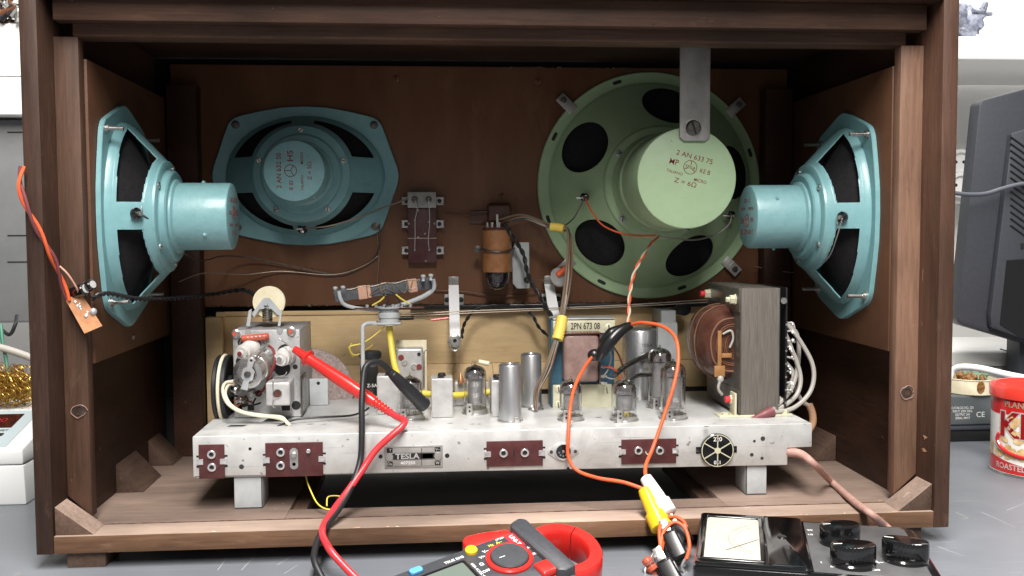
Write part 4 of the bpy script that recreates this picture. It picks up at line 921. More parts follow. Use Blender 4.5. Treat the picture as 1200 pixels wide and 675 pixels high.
# terminal strip (resistor board) on the baffle
a = aty(478.5, 308, 27.2); c = aty(511, 225, 27.2); tb = thing('terminal_board', V(((a.x+c.x)/2, 27.9, a.z)), 'upright maroon terminal board with clips down both sides, between the oval and round speakers', 'terminal board')
b = MB(); zt = aty(500, 244, 27.2).z; b.box(a.x, c.x, 27.0, 27.35, a.z, zt, .04); b.box(a.x-.02, c.x+.02, 26.95, 27.02, (a.z+zt)/2-.3, (a.z+zt)/2-.25, 0, mi=1); b.build('board', ['bakelite', 'creamplate'], tb)
b = MB(); b.box(a.x, c.x, 26.7, 27.3, zt+.02, c.z, .06); b.build('top_plate', 'strap', tb)
for px in (486, 502.5): b = MB(); b.lathe([(.33, 0), (.33, .25), (.2, .3), (0, .2)], aty(px, 234, 26.7), -Y3, 18); b.build('post', 'darksteel', tb)
for py in (235.5, 262.5, 293.5):
    for s, px in ((-1, 476), (1, 515)):
        q = aty(px, py, 27.2); b = MB(); TT = Matrix.Translation(q); 
        b.tube([q+V((s*.45, 0, .3)), q+V((-s*.35, 0, .36)), q+V((-s*.35, 0, -.36)), q+V((s*.45, 0, -.3))], .1, 6, smooth=False); b.box(q.x-.42, q.x+.42, 27.2, 27.3, q.z-.36, q.z+.36, .03)
        b.lathe([(.22, 0), (.22, .1), (0, .12)], q, -Y3, 12, mi=1); b.build('clip', ['whitecan', 'blackink'], tb)
b = MB(); b.tube(path((486,234,26.4),(489,245,26.4),(486.5,258,26.8),(486.5,275,26.8),(486,293,26.8)), .05, 6); b.tube(path((502.5,234,26.4),(503.5,260,26.8),(502,280,26.7),(503,293,26.8)), .05, 6)
for px, py in ((490,246),(509,262),(479,262),(498,274),(490,278),(499,306),(486,293),(503,293),(486,258),(502.5,260)): b.ball(aty(px, py, 26.95), .12, seg=8)
b.build('solder_links', 'solder', tb)

# indicator valve on the baffle
ie = thing('indicator_valve', aty(582, 338, 25.5), 'brown sleeved indicator valve hanging head down with a dark glass tip', 'valve')
c = aty(582.5, 270, 25); c2 = aty(582.5, 319, 25); r = 17.2*(c-CAM).dot(FW)/F; b = MB(); b.lathe([(r*.93, 0), (r, .05), (r, (c-c2).length)], c2, Z3, 36); b.build('sleeve', 'paxolin', ie)
b = MB(); h = .9; b.lathe([(r*.85, .1), (r*.83, -h*.5), (r*.78, -h)]+[(r*.78*math.cos(t), -h-r*.65*math.sin(t)) for t in [PI/2*i/7 for i in range(1, 8)]], c2, Z3, 32); b.build('glass_tip', 'smoke', ie)
b = MB(); b.lathe([(r*.98, 0), (r*1.02, .1), (r*.9, .3), (0, .3)], c, Z3, 30)
for k in range(9): t = k*2*PI/9; b.tube([c+V((r*.7*math.cos(t), r*.7*math.sin(t), .3)), c+V((r*.7*math.cos(t), r*.7*math.sin(t), .8))], .09, 6, mi=1, smooth=False)
b.tube([c+V((.0, -.9, .3)), c+V((-.05, -.9, 1.6))], .13, 6, mi=1, smooth=False); b.build('valve_base', ['coil', 'whitecan'], ie)
m0 = c.lerp(c2, .5); b = MB(); b.tube([m0+V((-1.9, 1.2, .2)), m0+V((-1.5, -.8, .25)), m0+V((-.6, -r-.05, 0)), m0+V((.6, -r-.05, 0)), m0+V((1.5, -.6, .2)), m0+V((1.9, 1.4, .3))], .1, 8); b.lathe([(.35, 0), (.35, .2), (0, .25)], m0+V((-1.95, .3, .25)), -Y3, 16); b.build('wire_clamp', 'darksteel', ie)
b = MB(); q = aty(566, 254, 27.8); b.box(q.x-1.3, q.x+1.5, 27.6, 27.95, q.z-.7, q.z+.6, .05); b.box(q.x+.4, q.x+2.9, 26.8, 27.95, q.z-.6, q.z+1.4, .4, seg=4); b.build('clamp_base', 'coil', ie)
q = [aty(x, y, 25.6) for x, y in ((600,293),(604,284),(620,284),(620.5,338),(606,338),(601,332))]
b = MB(); b.prism([(p.x, p.z) for p in q], .12, V((0, 25.6, 0)), X3, Z3, Y3, bev=.03); p0 = aty(611, 300, 25.6); b.box(q[2].x-.9, q[2].x-.78, 25.58, 27.95, q[4].z+.1, q[1].z-.1, .02)
b.lathe([(.33, 0), (.33, .15), (.15, .3), (0, .3)], aty(617.5, 328, 25.6), -Y3, 16, mi=1)
solo(b, 'bent_plate', ['greymet', 'darksteel'], 'narrow grey bent plate right of the brown indicator valve', 'bracket')
# disc capacitor
b = MB(); c = aty(655, 325, 24.6); b.lathe([(.1, -.15), (.9, -.12), (1.0, 0), (.9, .12), (.1, .15)], c, V((.5,-1,.3)), 26); b.cyl(c+V((-.2, -.2, .2)), c+V((.9, -.2, 1.1)), .3, mi=1, bev=.06); b.tube(path((645,330,24.6),(630,328,26),(622,329,27)), .05, 6, mi=2)
solo(b, 'disc_capacitor', ['whitecan', 'orange', 'tinned'], 'pale disc capacitor with an orange body behind the wire bundle', 'component')

# ---------------------------------------------------------------- output transformer
OY = 15.5
ot = thing('output_transformer', aty(684, 480, OY), 'blue output transformer with cream end plates and a brown coil', 'transformer')
def orect(name, m, px0, py0, px1, py1, y0, y1, bev=.06): a = aty(px0, py1, y0); c = aty(px1, py0, y0); b = MB(); b.box(a.x, c.x, y0, y1, a.z, c.z, bev); return b.build(name, m, ot)
orect('core', 'blue', 646, 374.5, 720, 479, OY+.2, OY+2.6)
orect('top_plate', 'creamplate', 648, 375, 721, 391, OY-.05, OY+.15); orect('bottom_plate', 'creamplate', 648, 450, 717, 480, OY-.05, OY+.15)
orect('top_edge', 'zinc', 648, 372.5, 722, 375, OY-.05, OY+2.7)
a = aty(661, 448, OY-1.5); c = aty(702, 391, OY-1.5); b = MB(); b.box(a.x, c.x, OY-1.6, OY+.3, a.z, c.z, .35, seg=4); b.build('coil', 'coilgrey', ot)
b = MB(); b.box(a.x-.05, c.x+.2, OY-1.75, OY+.1, c.z-.02, c.z+.12, .03); b.box(c.x+.02, c.x+.14, OY-1.75, OY+.1, a.z-.2, c.z+.1, .03); b.build('coil_former', 'coil', ot)
text('2PN 673 08', .85, aty(686, 382.5, OY-.06), X3, Z3, 'blackink', ot, bold=.012, sx=.66)
for px, py in ((713.5,384.5),(711,457),(654.5,456),(654,474),(652,384)): screw(aty(px, py, OY-.05), -Y3, .33 if px != 713.5 else .42, ot, m='creamplate', slot=.9)
b = MB()
for py in (404, 430, 441, 449): q = aty(707, py, OY-1.2); b.box(q.x-.25, q.x+.35, q.y-.05, q.y+.05, q.z-.08, q.z+.08, .02); b.ball(q, .16, seg=8)
b.build('solder_tag', 'solder', ot)
b = MB(); b.tube(path((707,430,14),(717,431,14),(724,437,14.5),(728,445,15)), .09, 6); b.tube(path((707,404,14),(716,415,14),(713,432,14.3),(707,441,14)), .08, 6, mi=1); b.tube(path((716,402,15),(726,418,15.5),(733,440,16)), .09, 6, mi=2); b.tube(path((708,441,14),(718,444,14),(722,440,14.6)), .05, 6, mi=1)
b.tube(path((720,440,14),(732,430,16),(750,420,18),(766,412,19)), .25, 8, mi=3); b.tube(path((735,446,13),(748,440,16),(762,440,18)), .2, 8, mi=3)
b.build('output_lead', ['orange', 'greywire', 'brownwire', 'darksteel'], ot)

# ---------------------------------------------------------------- power transformer
near = atz(868, 489, CT); PYf = near.y; px1_ = aty(912, 480, PYf).x; ztop = aty(868, 338, PYf).z; DP = 10.3
pt = thing('power_transformer', V(((near.x+px1_)/2, PYf+5, CT)), 'large power transformer with grey steel laminations and a bulging brown coil', 'transformer')
b = MB(); b.box(near.x, px1_, PYf, PYf+DP, CT+.25, ztop, .03)
for k in range(34):
    x = near.x+.04+(px1_-near.x-.08)*k/33; b.box(x, x+.045, PYf-.03-.02*random.random(), PYf+DP+.02, CT+.3, ztop+.03*random.random(), 0)
b.build('core', 'lam', pt)
b = MB()
for z0, z1 in ((ztop-2.1, ztop-.05), (CT+.3, CT+2.3)):
    b.box(near.x-.16, near.x-.01, PYf+.15, PYf+DP-.2, z0, z1, .03)
b.box(near.x-.06, near.x-.01, PYf+.1, PYf+DP-.1, CT+.25, ztop-.02, .02, mi=0)
b.build('end_plate', 'lam2', pt)
for (dy, zz, red) in ((1.3, ztop-1.05, 0), (DP-1.0, ztop-1.05, 1), (1.1, CT+1.4, 1)):
    q = V((near.x-.16, PYf+dy, zz)); b = MB(); b.lathe([(.5, 0), (.5, .1), (.42, .11), (.42, .5), (.24, .52), (.24, .85), (0, .88)], q, -X3, 6); b.lathe([(.3, .5), (.3, .9), (0, .93)], q, -X3, 14, mi=1) if red else None
    b.build('bolt', ['creamplate', 'redcable'], pt)
cc = V((near.x, PYf+2.0, (CT+ztop)/2+.5))
def dome(sx_, sz_, n=34): return [(-max(0, math.cos(t))**.8*sx_, math.copysign(abs(math.sin(t))**.9, math.sin(t))*sz_) for t in [-PI/2+PI*i/n for i in range(n+1)]]
b = MB(); lv = [(.0, .70), (.25, .78), (.7, .87), (1.3, .95), (2.0, 1.0), (4.5, 1.0), (5.6, .95), (6.3, .86)]; vs = []; fs = []; nd = 35
for y, k_ in lv: vs += [cc+V((x, y, z)) for x, z in dome(2.95*k_, 3.3*k_)]
for a_ in range(len(lv)-1):
    for k in range(nd-1): p = a_*nd+k; fs.append([p, p+1, p+nd+1, p+nd])
fs.append(list(range(nd))[::-1]); b.add(vs, fs)
b.prism(dome(3.0, 3.36), 1.7, cc+Y3*2.1, X3, Z3, Y3, bev=.05); b.build('coil', 'coil', pt)
b = MB(); rr = random.Random(2)
for j in range(11):
    k_ = .72-.055*j; y0 = -.05-.01*j+rr.uniform(-.04, .03); q_ = dome(2.95*k_, 3.3*k_)
    b.tube([cc+V((x+rr.uniform(-.02, .02), y0, z)) for x, z in q_], .045 if j % 3 else .075, 6, smooth=False, mi=(0, 1, 1, 2)[j % 4])
b.build('paper_layers', ['paperedge', 'coil', 'brownwire'], pt)
b = MB()
for y, k_ in ((2.08, 1.02), (3.82, 1.025)): b.tube([cc+V((x, y, z)) for x, z in dome(2.97*k_, 3.32*k_)], .035, 6, smooth=False)
b.build('paper_edge', 'paperedge', pt)
q = V((near.x-1.25, PYf+1.75, cc.z-.4)); b = MB(); b.box(q.x-.35, q.x+.0, q.y-.12, q.y, q.z-1.7, q.z+1.7, .03); b.box(q.x-.65, q.x+.3, q.y-.2, q.y-.02, q.z-2.4, q.z-1.4, .04); b.box(q.x+.0, q.x+.9, q.y-.16, q.y-.06, q.z-.7, q.z-.3, .03); b.build('tag_strip', 'amber', pt)
b = MB(); b.tube([q+V((.1, -.1, 1.4)), q+V((.8, -.2, 1.7)), q+V((1.0, -.2, 1.0)), q+V((.7, -.2, .2))], .1, 8); b.ball(q+V((-.1, -.2, -2.6)), .3, seg=10, sz=(1,.6,1.1)); b.tube([q+V((-.1, -.2, -2.6)), q+V((-.3, -.2, -3.4)), q+V((.1, 0, -4.0))], .13, 8); b.build('coil_end', 'greywire', pt)
b = MB(); b.box(near.x-1.9, near.x+.05, PYf-.1, PYf+1.6, CT, CT+.16, .04); b.box(near.x-.55, near.x-.35, PYf, PYf+1.4, CT, CT+2.1, .04); b.lathe([(.4, 0), (.4, .2), (0, .24)], V((near.x-1.2, PYf+.5, CT+.16)), Z3, 6); b.box(near.x, px1_+1.3, PYf-.1, PYf+2, CT, CT+.2, .04); b.lathe([(.4, 0), (.4, .35), (0, .4)], V((px1_+.7, PYf+.4, CT+.2)), Z3, 6); b.build('mounting_foot', 'creamplate', pt)
b = MB(); b.box(px1_+.08, px1_+.2, PYf+.2, PYf+8, CT+.6, ztop-.05, .03); b.box(px1_+.62, px1_+.78, PYf+.1, PYf+8, CT+.8, ztop+.02, .03); b.lathe([(.28, 0), (.28, .2), (0, .22)], V((px1_+.35, PYf+.0, ztop-1.1)), -Y3, 12, mi=1)
for k in range(7): b.lathe([(.1, 0), (.1, .03), (0, .03)], V((px1_+.7, PYf+.1, ztop-3.2-k*1.15)), -Y3, 8, mi=1)
b.build('terminal_strip', ['black', 'steel'], pt)
rq = random.Random(14); b = MB()
for k in range(9):
    z = ztop-3.1-k*.75+rq.uniform(-.15, .15); e_ = rq.uniform(-.25, .25); b.tube([V((px1_+.75, PYf+.8, z)), V((px1_+1.25+e_, PYf+.5, z+rq.uniform(-.2, .3))), V((px1_+1.4+e_, PYf+.3, z-rq.uniform(.05, .35)))], .09, 6); b.ball(V((px1_+1.25+e_, PYf+.4, z)), rq.uniform(.1, .2), seg=8)
b.build('solder_tag', 'solder', pt)
b = MB()
for pts in (((919,376,12),(938,400,11.5),(953,430,11),(950,458,10.5),(930,478,9.8),(904,483,9.2)), ((919,388,12),(928,410,11.5),(938,440,11),(934,462,10.5),(918,476,9.8),(904,482,9.2)), ((921,400,12),(934,425,11.5),(929,452,11),(918,468,10),(903,481,9.2)), ((921,425,12),(930,440,11.5),(920,460,11),(905,479,9.3)), ((920,378,13),(934,392,13),(936,420,13),(932,452,12.5),(940,470,12.5),(950,476,12.5))):
    b.tube(path(*pts), .2, 8)
b.build('lead', 'greywire', pt)
b = MB(); b.tube(path((905,482,9.2),(895,486,9.0),(878,492,9.0)), [.5, .38, .08], 12); b.build('lead_sleeve', 'maroonsleeve', pt)
b = MB(); b.tube(path((948,474,12.5),(952,485,12.5),(952,497,12.5),(945,508,12.5)), .34, 10); b.build('lead_sleeve', 'tansleeve', pt)

# ---------------------------------------------------------------- wiring (each run its own thing)
def wire(pts, r, m, label, name='wire', cat='wire', group=None, seg=8, sub=10): b = MB(); b.tube(pts, r, seg, sub=sub); return solo(b, name, m, label, cat, group)
def pair(pts, r, m, label, pl=1.2, name='twisted_wire', ms=None):
    A, B = twist(pts, r, r*1.02, pl); b = MB(); b.tube(A, r, 7, smooth=False); b.tube(B, r, 7, mi=1, smooth=False); return solo(b, name, ms or [m, m], label, 'wire')
wire(path((163,249,7),(180,262,8),(205,290,14),(235,305,20),(262,300,25),(300,303,27),(370,318,27.6),(405,320,27.6),(440,300,27.6),(445,262,27)), .07, 'darksteel', 'thin dark wire drooping from the left speaker terminal along the back board')
pair(path((108,350,3.5),(125,344,5),(160,350,9),(200,350,14),(250,345,20),(285,340,22),(300,347,20),(312,358,17)), .11, 'blackrubber', 'black twisted pair running from the small brown circuit board to the tuner pulley', 1.3)
wire(path((358,267,24.5),(385,265,24),(420,255,24.5),(450,243,26),(478,233,26.6)), .08, 'tinned', 'pale stiff wire from the front facing oval speaker to the terminal board')
wire(path((210,330,20),(240,320,24),(285,322,26.5),(330,318,27.6),(390,322,27.6),(425,312,27.6),(443,300,27.7)), .06, 'tinned', 'slack bare wire low on the back board under the oval speaker')
wire(path((441,265,27.6),(444,300,27.7),(442,330,27),(444,345,24)), .04, 'tinned', 'hair thin wire hanging from the oval speaker corner to the aerial')
wire(path((522,250,27.7),(545,252,27.5),(575,249,27.2),(610,250,27),(632,257,26),(648,265,24)), .07, 'brownwire', 'brown wire running across the back board above the indicator valve')
wire(path((508,340,27.6),(545,342,27.6),(580,347,27.6),(605,346,27.6),(628,342,27.4),(640,338,27)), .07, 'brownwire', 'brown wire sagging between the two white strips')
wire(path((470,368,22),(560,364,22.5),(650,361,23),(740,357,23.5),(832,351,24)), .06, 'tinned', 'taut pale dial cord stretched right across above the chassis, upper strand', 'tuning_string', 'string', 'tuning strings')
wire(path((470,371,22),(560,366.5,22.5),(650,363,23),(740,359,23.5),(832,354,24)), .05, 'tinned', 'taut pale dial cord just under the other strand', 'tuning_string', 'string', 'tuning strings')
b = MB(); b.box(-8, 27, 27.2, 27.95, 17.65, 18.1, .05); b.lathe([(.75, 0), (.75, .5), (0, .52)], aty(800, 361, 25.5), -Y3, 20); solo(b, 'dial_shaft', 'black', 'black rail in the gap under the back board behind the dial cord', 'rail')
# harness over the green speaker, yellow sleeved
hs = thing('wire_harness', aty(628, 478, 16), 'bundle of thin coloured wires with yellow sleeves dropping in front of the green speaker', 'wire bundle')
rr = random.Random(4)
for k, m in enumerate(('olivewire','brownwire','tinned','darksteel','greywire','brownwire','olivewire')):
    j = lambda s=1: (rr.uniform(-1.5, 1.5)+(k-3)*1.15)*s
    b = MB(); b.tube(path((588+j(1.2),263+j(),24.5),(615+j(),256+j(),23),(640,264+j(.6),22),(653,266+j(.7),21.5),(664+j(.5),268+j(),21),(668+j(.9),285+j(.4),20),(666+j(1.2),330,17.5),(658+j(.6),376,14.5),(655+j(.5),390,13.8),(643+j(.8),430,13.2),(630+j(.7),458,13.2),(628+j(.4),480,13.4)), .10, 7)
    b.build('strand', m, hs)
b = MB(); b.tube(path((645,266,21.7),(653,266.5,21.5),(661,268,21.2)), .42, 14); b.build('yellow_sleeve', 'yellowsleeve', hs)
b = MB(); b.tube(path((659,372,14.6),(656.5,385,14.1),(653,398,13.7)), .52, 14); b.build('yellow_sleeve', 'yellowsleeve', hs)
b = MB(); b.lathe([(.75, 0), (.75, .1), (.5, .2), (0, .2)], V((*atz(628, 480, CT).xy, CT)), Z3, 24); b.build('grommet', 'steel', hs)
pair(path((590,262,24),(606,285,23.5),(614,300,23.3),(620,325,23),(640,360,22.5),(655,385,21.5),(662,402,20)), .12, 'blackrubber', 'dark green twisted pair slanting down past the grey bent plate', 1.7)
pair(path((541,396,24),(545,378,25),(560,362,26),(590,358,26.5),(620,366,26),(632,384,25.5),(648,398,25)), .09, 'blackrubber', 'thin black twisted pair arching from the eyelet strip over the pale board', 1.6)
# orange and white twisted pair from the green speaker
wire(path((686,233,23.1),(695,250,22.3),(708,265,21.6),(735,275,21),(770,276,19)), .09, 'orange', 'orange wire curling round the foot of the green speaker magnet')
wire(path((857,252,24),(855,262,23),(840,274,22),(815,281,21),(785,279,19.5),(771,276,19)), .08, 'greywire', 'pale wire curling from the green speaker right terminal round its magnet')
wire(path((660,266,22),(672,256,22.6),(680,242,23),(684,233,23.1)), .07, 'darksteel', 'short dark wire from the wire bundle up to the green speaker left terminal')
pair(path((771,276,19),(757,295,18),(744,318,17),(738,345,15.5),(737,370,14),(736,383,13)), .095, 'orange', 'orange and white twisted pair dropping from the green speaker', 2.6, ms=['orange', 'whitewire'])
b = MB(); b.tube(path((739,381,12.8),(728,387,12.5),(716,398,12.3),(706,412,12.3),(701,422,12.6)), [.35, .5, .62, .55, .3], 12); b.tube(path((729,384,12.6),(716,390,12.4),(704,402,12.4)), [.3, .45, .25], 10)
solo(b, 'insulating_tape', 'black', 'lump of black insulating tape where the orange and white wires meet', 'tape')
b = MB(); b.ball(aty(697, 416, 12.6), .62, sz=(1.1,.8,.9), seg=14); b.tube(path((706,411,12.6),(714,408,12.8),(720,400,13)), .1, 7, mi=1)
solo(b, 'tape_knot', ['black', 'orange'], 'small black tape knot at the side of the brown coil', 'tape')
wire(path((738,381,12.8),(752,378,11.5),(775,382,10),(791,395,8),(795,420,6.5),(790,450,5.5),(779,485,4.9),(765,525,4),(757,545,2.6),(756.5,560,1.5)), .155, 'orange', 'orange wire looping over the tall valves down to the white plug', seg=12)
wire(path((694,418,12.4),(684,432,10.5),(673,455,8.3),(668,480,6),(666,510,4.9),(666,535,4.7),(676,551,4.2),(700,560,3),(730,565,2),(754,573,1.2)), .15, 'orange', 'orange wire crossing the front valve and chassis down to the yellow plug', seg=12)
# thick yellow cable
wire(path((456,379,AY),(458,400,AY-.2),(463,430,AY-1.5),(472,448,AY-3),(484,458,AY-3.6),(505,462,AY-3.4),(540,463,AY-2.2),(575,459,AY-2)), .3, 'yellowcable', 'thick yellow cable from the aerial pivot down behind the coil cans', 'cable', 'cable', seg=12)
wire(path((452,381,AY-.5),(440,392,AY-.6),(425,402,AY-.8),(409,407,AY-1),(414,418,AY)), .06, 'yellowcable', 'thin yellow wire from the aerial pivot to the black switch')
b = MB(); b.tube(path((273,447,12.2),(264,449,11.7),(261,458,11),(266,472,10.5),(280,482,10.5),(300,487,10.5),(320,489,10.5),(334,493,9.8),(340,499,9.4)), .14, 8); b.tube(path((274,450,12.4),(267,452,11.9),(264,462,11.2),(271,475,10.8),(286,483,10.8),(310,487,10.8),(330,489,10.2),(337,497,9.5)), .14, 8)
solo(b, 'cream_leads', 'whitewire', 'pair of cream wires looping from the tuner box over the chassis', 'wire')
wire(path((325,500,9.6),(345,492,10.5),(375,489,11),(410,487,12),(426,482,13),(432,478,14)), .09, 'blackrubber', 'black wire lying along the chassis from the tuner to the support rod')
wire(path((358,556,7.5),(362,570,6.5),(372,590,4.8),(385,597,3.7),(398,594,4.4)), .06, 'yellowcable', 'thin yellow wire hanging below the chassis on the left')
b = MB(); b.tube(path((383,593,5.5),(384,583,6.5),(392,581,7),(402,582,7)), .06, 7); solo(b, 'wire_loop', 'yellowcable', 'short yellow wire loop under the chassis behind the test leads', 'wire')
# power cord
wire(path((914,531,6.6),(925,530,6.2),(940,533,5.6),(955,545,4.8))+[atz(975,565,3.7), atz(1000,587,3.7), atz(1020,602,3.7), aty(1036,615,-.45), aty(1046,624,-.9)], [.25,.4,.36,.3,.3,.3,.3,.3,.3], 'pinkcord', 'dusty pink mains cord leaving the chassis right end over the cabinet front', 'mains_cord', 'cord', seg=12)
b = MB(); b.tube(path((946,320,25),(915,318,26),(884,312,27)), .04, 6); solo(b, 'loose_wire', 'tinned', 'fine bare wire in the dark behind the power transformer', 'wire')
wire(path((987,256,5.7),(980,280,7),(972,300,9),(958,314,12)), .05, 'greywire', 'thin pale wire curving down from the right speaker terminal')

# ---------------------------------------------------------------- stripboard hanging on the left stile
pb = thing('circuit_board', aty(97, 388, 2.4), 'small brown stripboard hanging on the left stile with solder blobs', 'circuit board')
q0, q1, q2, q3 = aty(76, 350, 1.9), aty(96, 345, 2.3), aty(120, 382, 2.3), aty(99, 391, 1.9)
N = (q1-q0).cross(q3-q0).normalized(); b = MB(); b.add([q0, q1, q2, q3, q0-N*.15, q1-N*.15, q2-N*.15, q3-N*.15], [[0,1,2,3],[7,6,5,4],[0,4,5,1],[1,5,6,2],[2,6,7,3],[3,7,4,0]]); 
brd = b.build('board', 'pcb', pb)
if N.y > 0: N = -N
b = MB(); rr = random.Random(8)
for i in range(5):
    for j in range(11):
        p = q0.lerp(q1, (i+.5)/5).lerp(q3.lerp(q2, (i+.5)/5), (j+.5)/14); b.lathe([(.12, .02), (.06, .03), (0, .0)], p, N, 8, mi=0 if rr.random() < .35 else 1, cap=False)
for u in (.3, .68): p = q0.lerp(q1, u).lerp(q3.lerp(q2, u), .9); b.lathe([(.27, .02), (0, .02)], p, N, 12, mi=2, cap=False)
for k in range(9): p = q0.lerp(q1, rr.uniform(.3, .9)).lerp(q3.lerp(q2, rr.uniform(.3, .9)), rr.uniform(.05, .7)); b.ball(p+N*.08, rr.uniform(.1, .2), seg=8, mi=0)
b.ball(q1.lerp(q2, .55)+N*.1, .3, mi=0, seg=10)
b.build('solder_pads', ['solder', 'copper', 'tape'], pb)
b = MB()
for (x, y, x2, y2, r) in ((100,338,109,333,.42),(92,342,101,338,.5)): b.cyl(aty(x-8, y+3, 2.5), aty(x2, y2, 1.7), r, bev=.08); e = aty(x2, y2, 1.68); b.lathe([(r*.7, 0), (0, .01)], e, (aty(x2, y2, 1.7)-aty(x-8, y+3, 2.5)), 14, mi=1, cap=False)
b.build('capacitor', ['blackgloss', 'whitecan'], pb)
pair(path((26,195,-.6),(23,215,-.9),(30,240,-.8),(45,270,-.3),(58,295,.3),(66,312,.9),(74,335,1.5),(80,352,1.8)), .13, 'orange', 'orange and grey twisted wire hanging over the cabinet left edge to the small circuit board', 5, ms=['orange', 'maroonsleeve'])
wire(path((92,347,1.9),(90,338,1.3),(80,322,.9),(70,312,.8)), .07, 'tape', 'thin pink lead from the top of the small circuit board')

# ---------------------------------------------------------------- test probes
rp = thing('red_probe', aty(343, 408, 10), 'red multimeter probe, its steel tip touching the tuner box', 'test probe')
b = MB(); b.tube(path((327,397,12.9),(345,409,11.6)), [.04, .1], 8, smooth=False); b.build('probe_tip', 'bright', rp)
def alongY(x0, y0, Y0, x1, y1, Y1, t): a = aty(x0, y0, Y0); c = aty(x1, y1, Y1); return a.lerp(c, t)
a = aty(344, 408.5, 11.7); c = aty(458, 484, 7.5); h = (c-a).length
prof = [(.12, 0), (.32, .1), (.36, .9), (.40, 1.35), (.7, 1.5), (.72, 1.68), (.48, 1.8), (.46, 2.1), (.5, 3.2), (.58, 5.5), (.52, h-2.2), (.44, h-1.8)]
for k in range(5): prof += [(.44-.02*k, h-1.7+k*.33), (.33-.02*k, h-1.6+k*.33), (.33-.02*k, h-1.5+k*.33), (.43-.02*k, h-1.42+k*.33)]
prof += [(.3, h), (0, h)]
b = MB(); b.lathe(prof, a, c-a, 26); b.build('probe_handle', 'red', rp)
b = MB(); b.tube(path((455,482,7.6),(466,489,6.9),(474,493,6.2),(471,500,5.6),(458,511,5.2),(440,528,4.9),(425,550,4.3),(408,575,3),(393,595,1.5),(378,620,-.8),(384,640,-3.2),(402,662,-4.3),(430,690,-5.5)), .27, 14, sub=12); b.build('probe_lead', 'redcable', rp)
bp = thing('black_probe', aty(440, 440, 9), 'black multimeter probe leaning against the valve, its lead looping up and over', 'test probe')
a = aty(498, 476, 10.3); c = aty(456, 435, 8.3); h = (c-a).length; b = MB(); b.lathe([(.35, 0), (.62, .05), (.68, .25), (.62, .5), (.60, 1.1), (.55, h*.6), (.42, h-.6), (.38, h-.5), (.40, h-.4), (.33, h-.3), (.36, h-.2), (.28, h), (0, h)], a, c-a, 24)
b.build('probe_handle', 'blackrubber', bp)
b = MB(); b.tube(path((458,437,8.4),(450,428,7.9),(440,424,7.5),(430,428,7),(426,440,6.6),(424,475,5.6),(424,510,5.0),(422,540,4.6),(412,570,3.3),(396,598,1.4),(378,622,-.9),(369,645,-3),(370,662,-4.4),(385,690,-5.6)), .25, 14, sub=12); b.build('probe_lead', 'blackrubber', bp)

# ---------------------------------------------------------------- plugs, clips and resistor tangle in front
yp = thing('yellow_plug', aty(770, 620, -1), 'yellow banana plug pressed against the white one, in front of the cabinet', 'plug')
a = aty(755, 573, 1.0); c = aty(776, 620, -1.5); h = (c-a).length; b = MB()
b.lathe([(.3, 0), (.52, .08), (.58, .4), (.64, h*.55), (.64, h*.62), (.86, h*.64), (.84, h*.97), (.65, h), (0, h)], a, c-a, 28); b.build('plug_body', 'yellow', yp)
b = MB(); d = (c-a).normalized(); b.cyl(c, c+d*1.6, .16, seg=14); b.build('plug_pin', 'steel', yp)
wp = thing('white_plug', aty(782, 610, -1), 'white banana plug lying along the yellow one', 'plug')
a = aty(756, 559, 1.6); c = aty(784, 604, -.8); h = (c-a).length; b = MB()
b.lathe([(.35, 0), (.48, .1), (.54, .9), (.6, h*.5), (.6, h*.62), (.76, h*.66), (.74, h*.96), (.55, h), (0, h)], a, c-a, 28); b.build('plug_body', 'white', wp)
d = (c-a).normalized(); b = MB(); b.cyl(c, c+d*1.3, .16, seg=14); b.build('plug_pin', 'darksteel', wp)
def clip(pts, r, label): b = MB(); P = path(*pts); b.tube(P, r, 16, sub=8); return solo(b, 'crocodile_clip', 'blackgloss', label, 'clip', 'black crocodile clips')
def croc(x0, y0, Y0, x1, y1, Y1, w, label):
    a = aty(x0, y0, Y0); c = aty(x1, y1, Y1); d = (c-a).normalized(); s = d.cross(Y3).normalized(); n = s.cross(d); h = (c-a).length
    root = thing('crocodile_clip', c, label, 'clip', 'black crocodile clips'); b = MB()
    T = Matrix((d, s, n)).transposed().to_4x4(); T.translation = a
    b.box(0, h, -w, w, .04, .55, .18, T=T, seg=3); b.box(.1*h, h, -w*.9, w*.9, -.5, -.02, .18, T=T, seg=3); b.box(h*.2, h*.6, -w*1.12, w*1.12, -.1, .35, .1, T=T); b.build('boot', 'black', root)
    b = MB(); b.box(-.9, .1, -w*.5, w*.5, .02, .2, .04, T=T); b.box(-.9, .1, -w*.5, w*.5, -.2, -.03, .04, T=T)
    for k in range(5): b.box(-.85+k*.18, -.78+k*.18, -w*.5, w*.5, -.04, .04, 0, T=T)
    b.build('jaw', 'steel', root)
croc(782, 622, -2.5, 799, 655, -4.2, .62, 'black crocodile clip gripping the end of the yellow plug pin')
croc(790, 613, -1.2, 806, 636, -2.3, .6, 'black crocodile clip furthest back, gripping the white plug pin')
croc(776, 655, -5, 796, 690, -6.5, .65, 'black crocodile clip lowest in the photo, by the red resistors')
wire(path((777,634,-3),(774,650,-4),(777,625,-2.8),(790,612,-2.5),(803,620,-3),(808,640,-4),(804,656,-5)), .145, 'orange', 'orange loop of wire in front of the black clips', seg=12)
wire(path((774,640,-3.5),(773,620,-2.5),(780,608,-1.5),(792,606,-1.2),(803,614,-1.5),(806,632,-2)), .14, 'orange', 'orange loop of wire behind the black clips', seg=12)
rs_ = thing('resistor_bundle', aty(762, 675, -5), 'two small red banded resistors on twisted leads at the front edge', 'components')
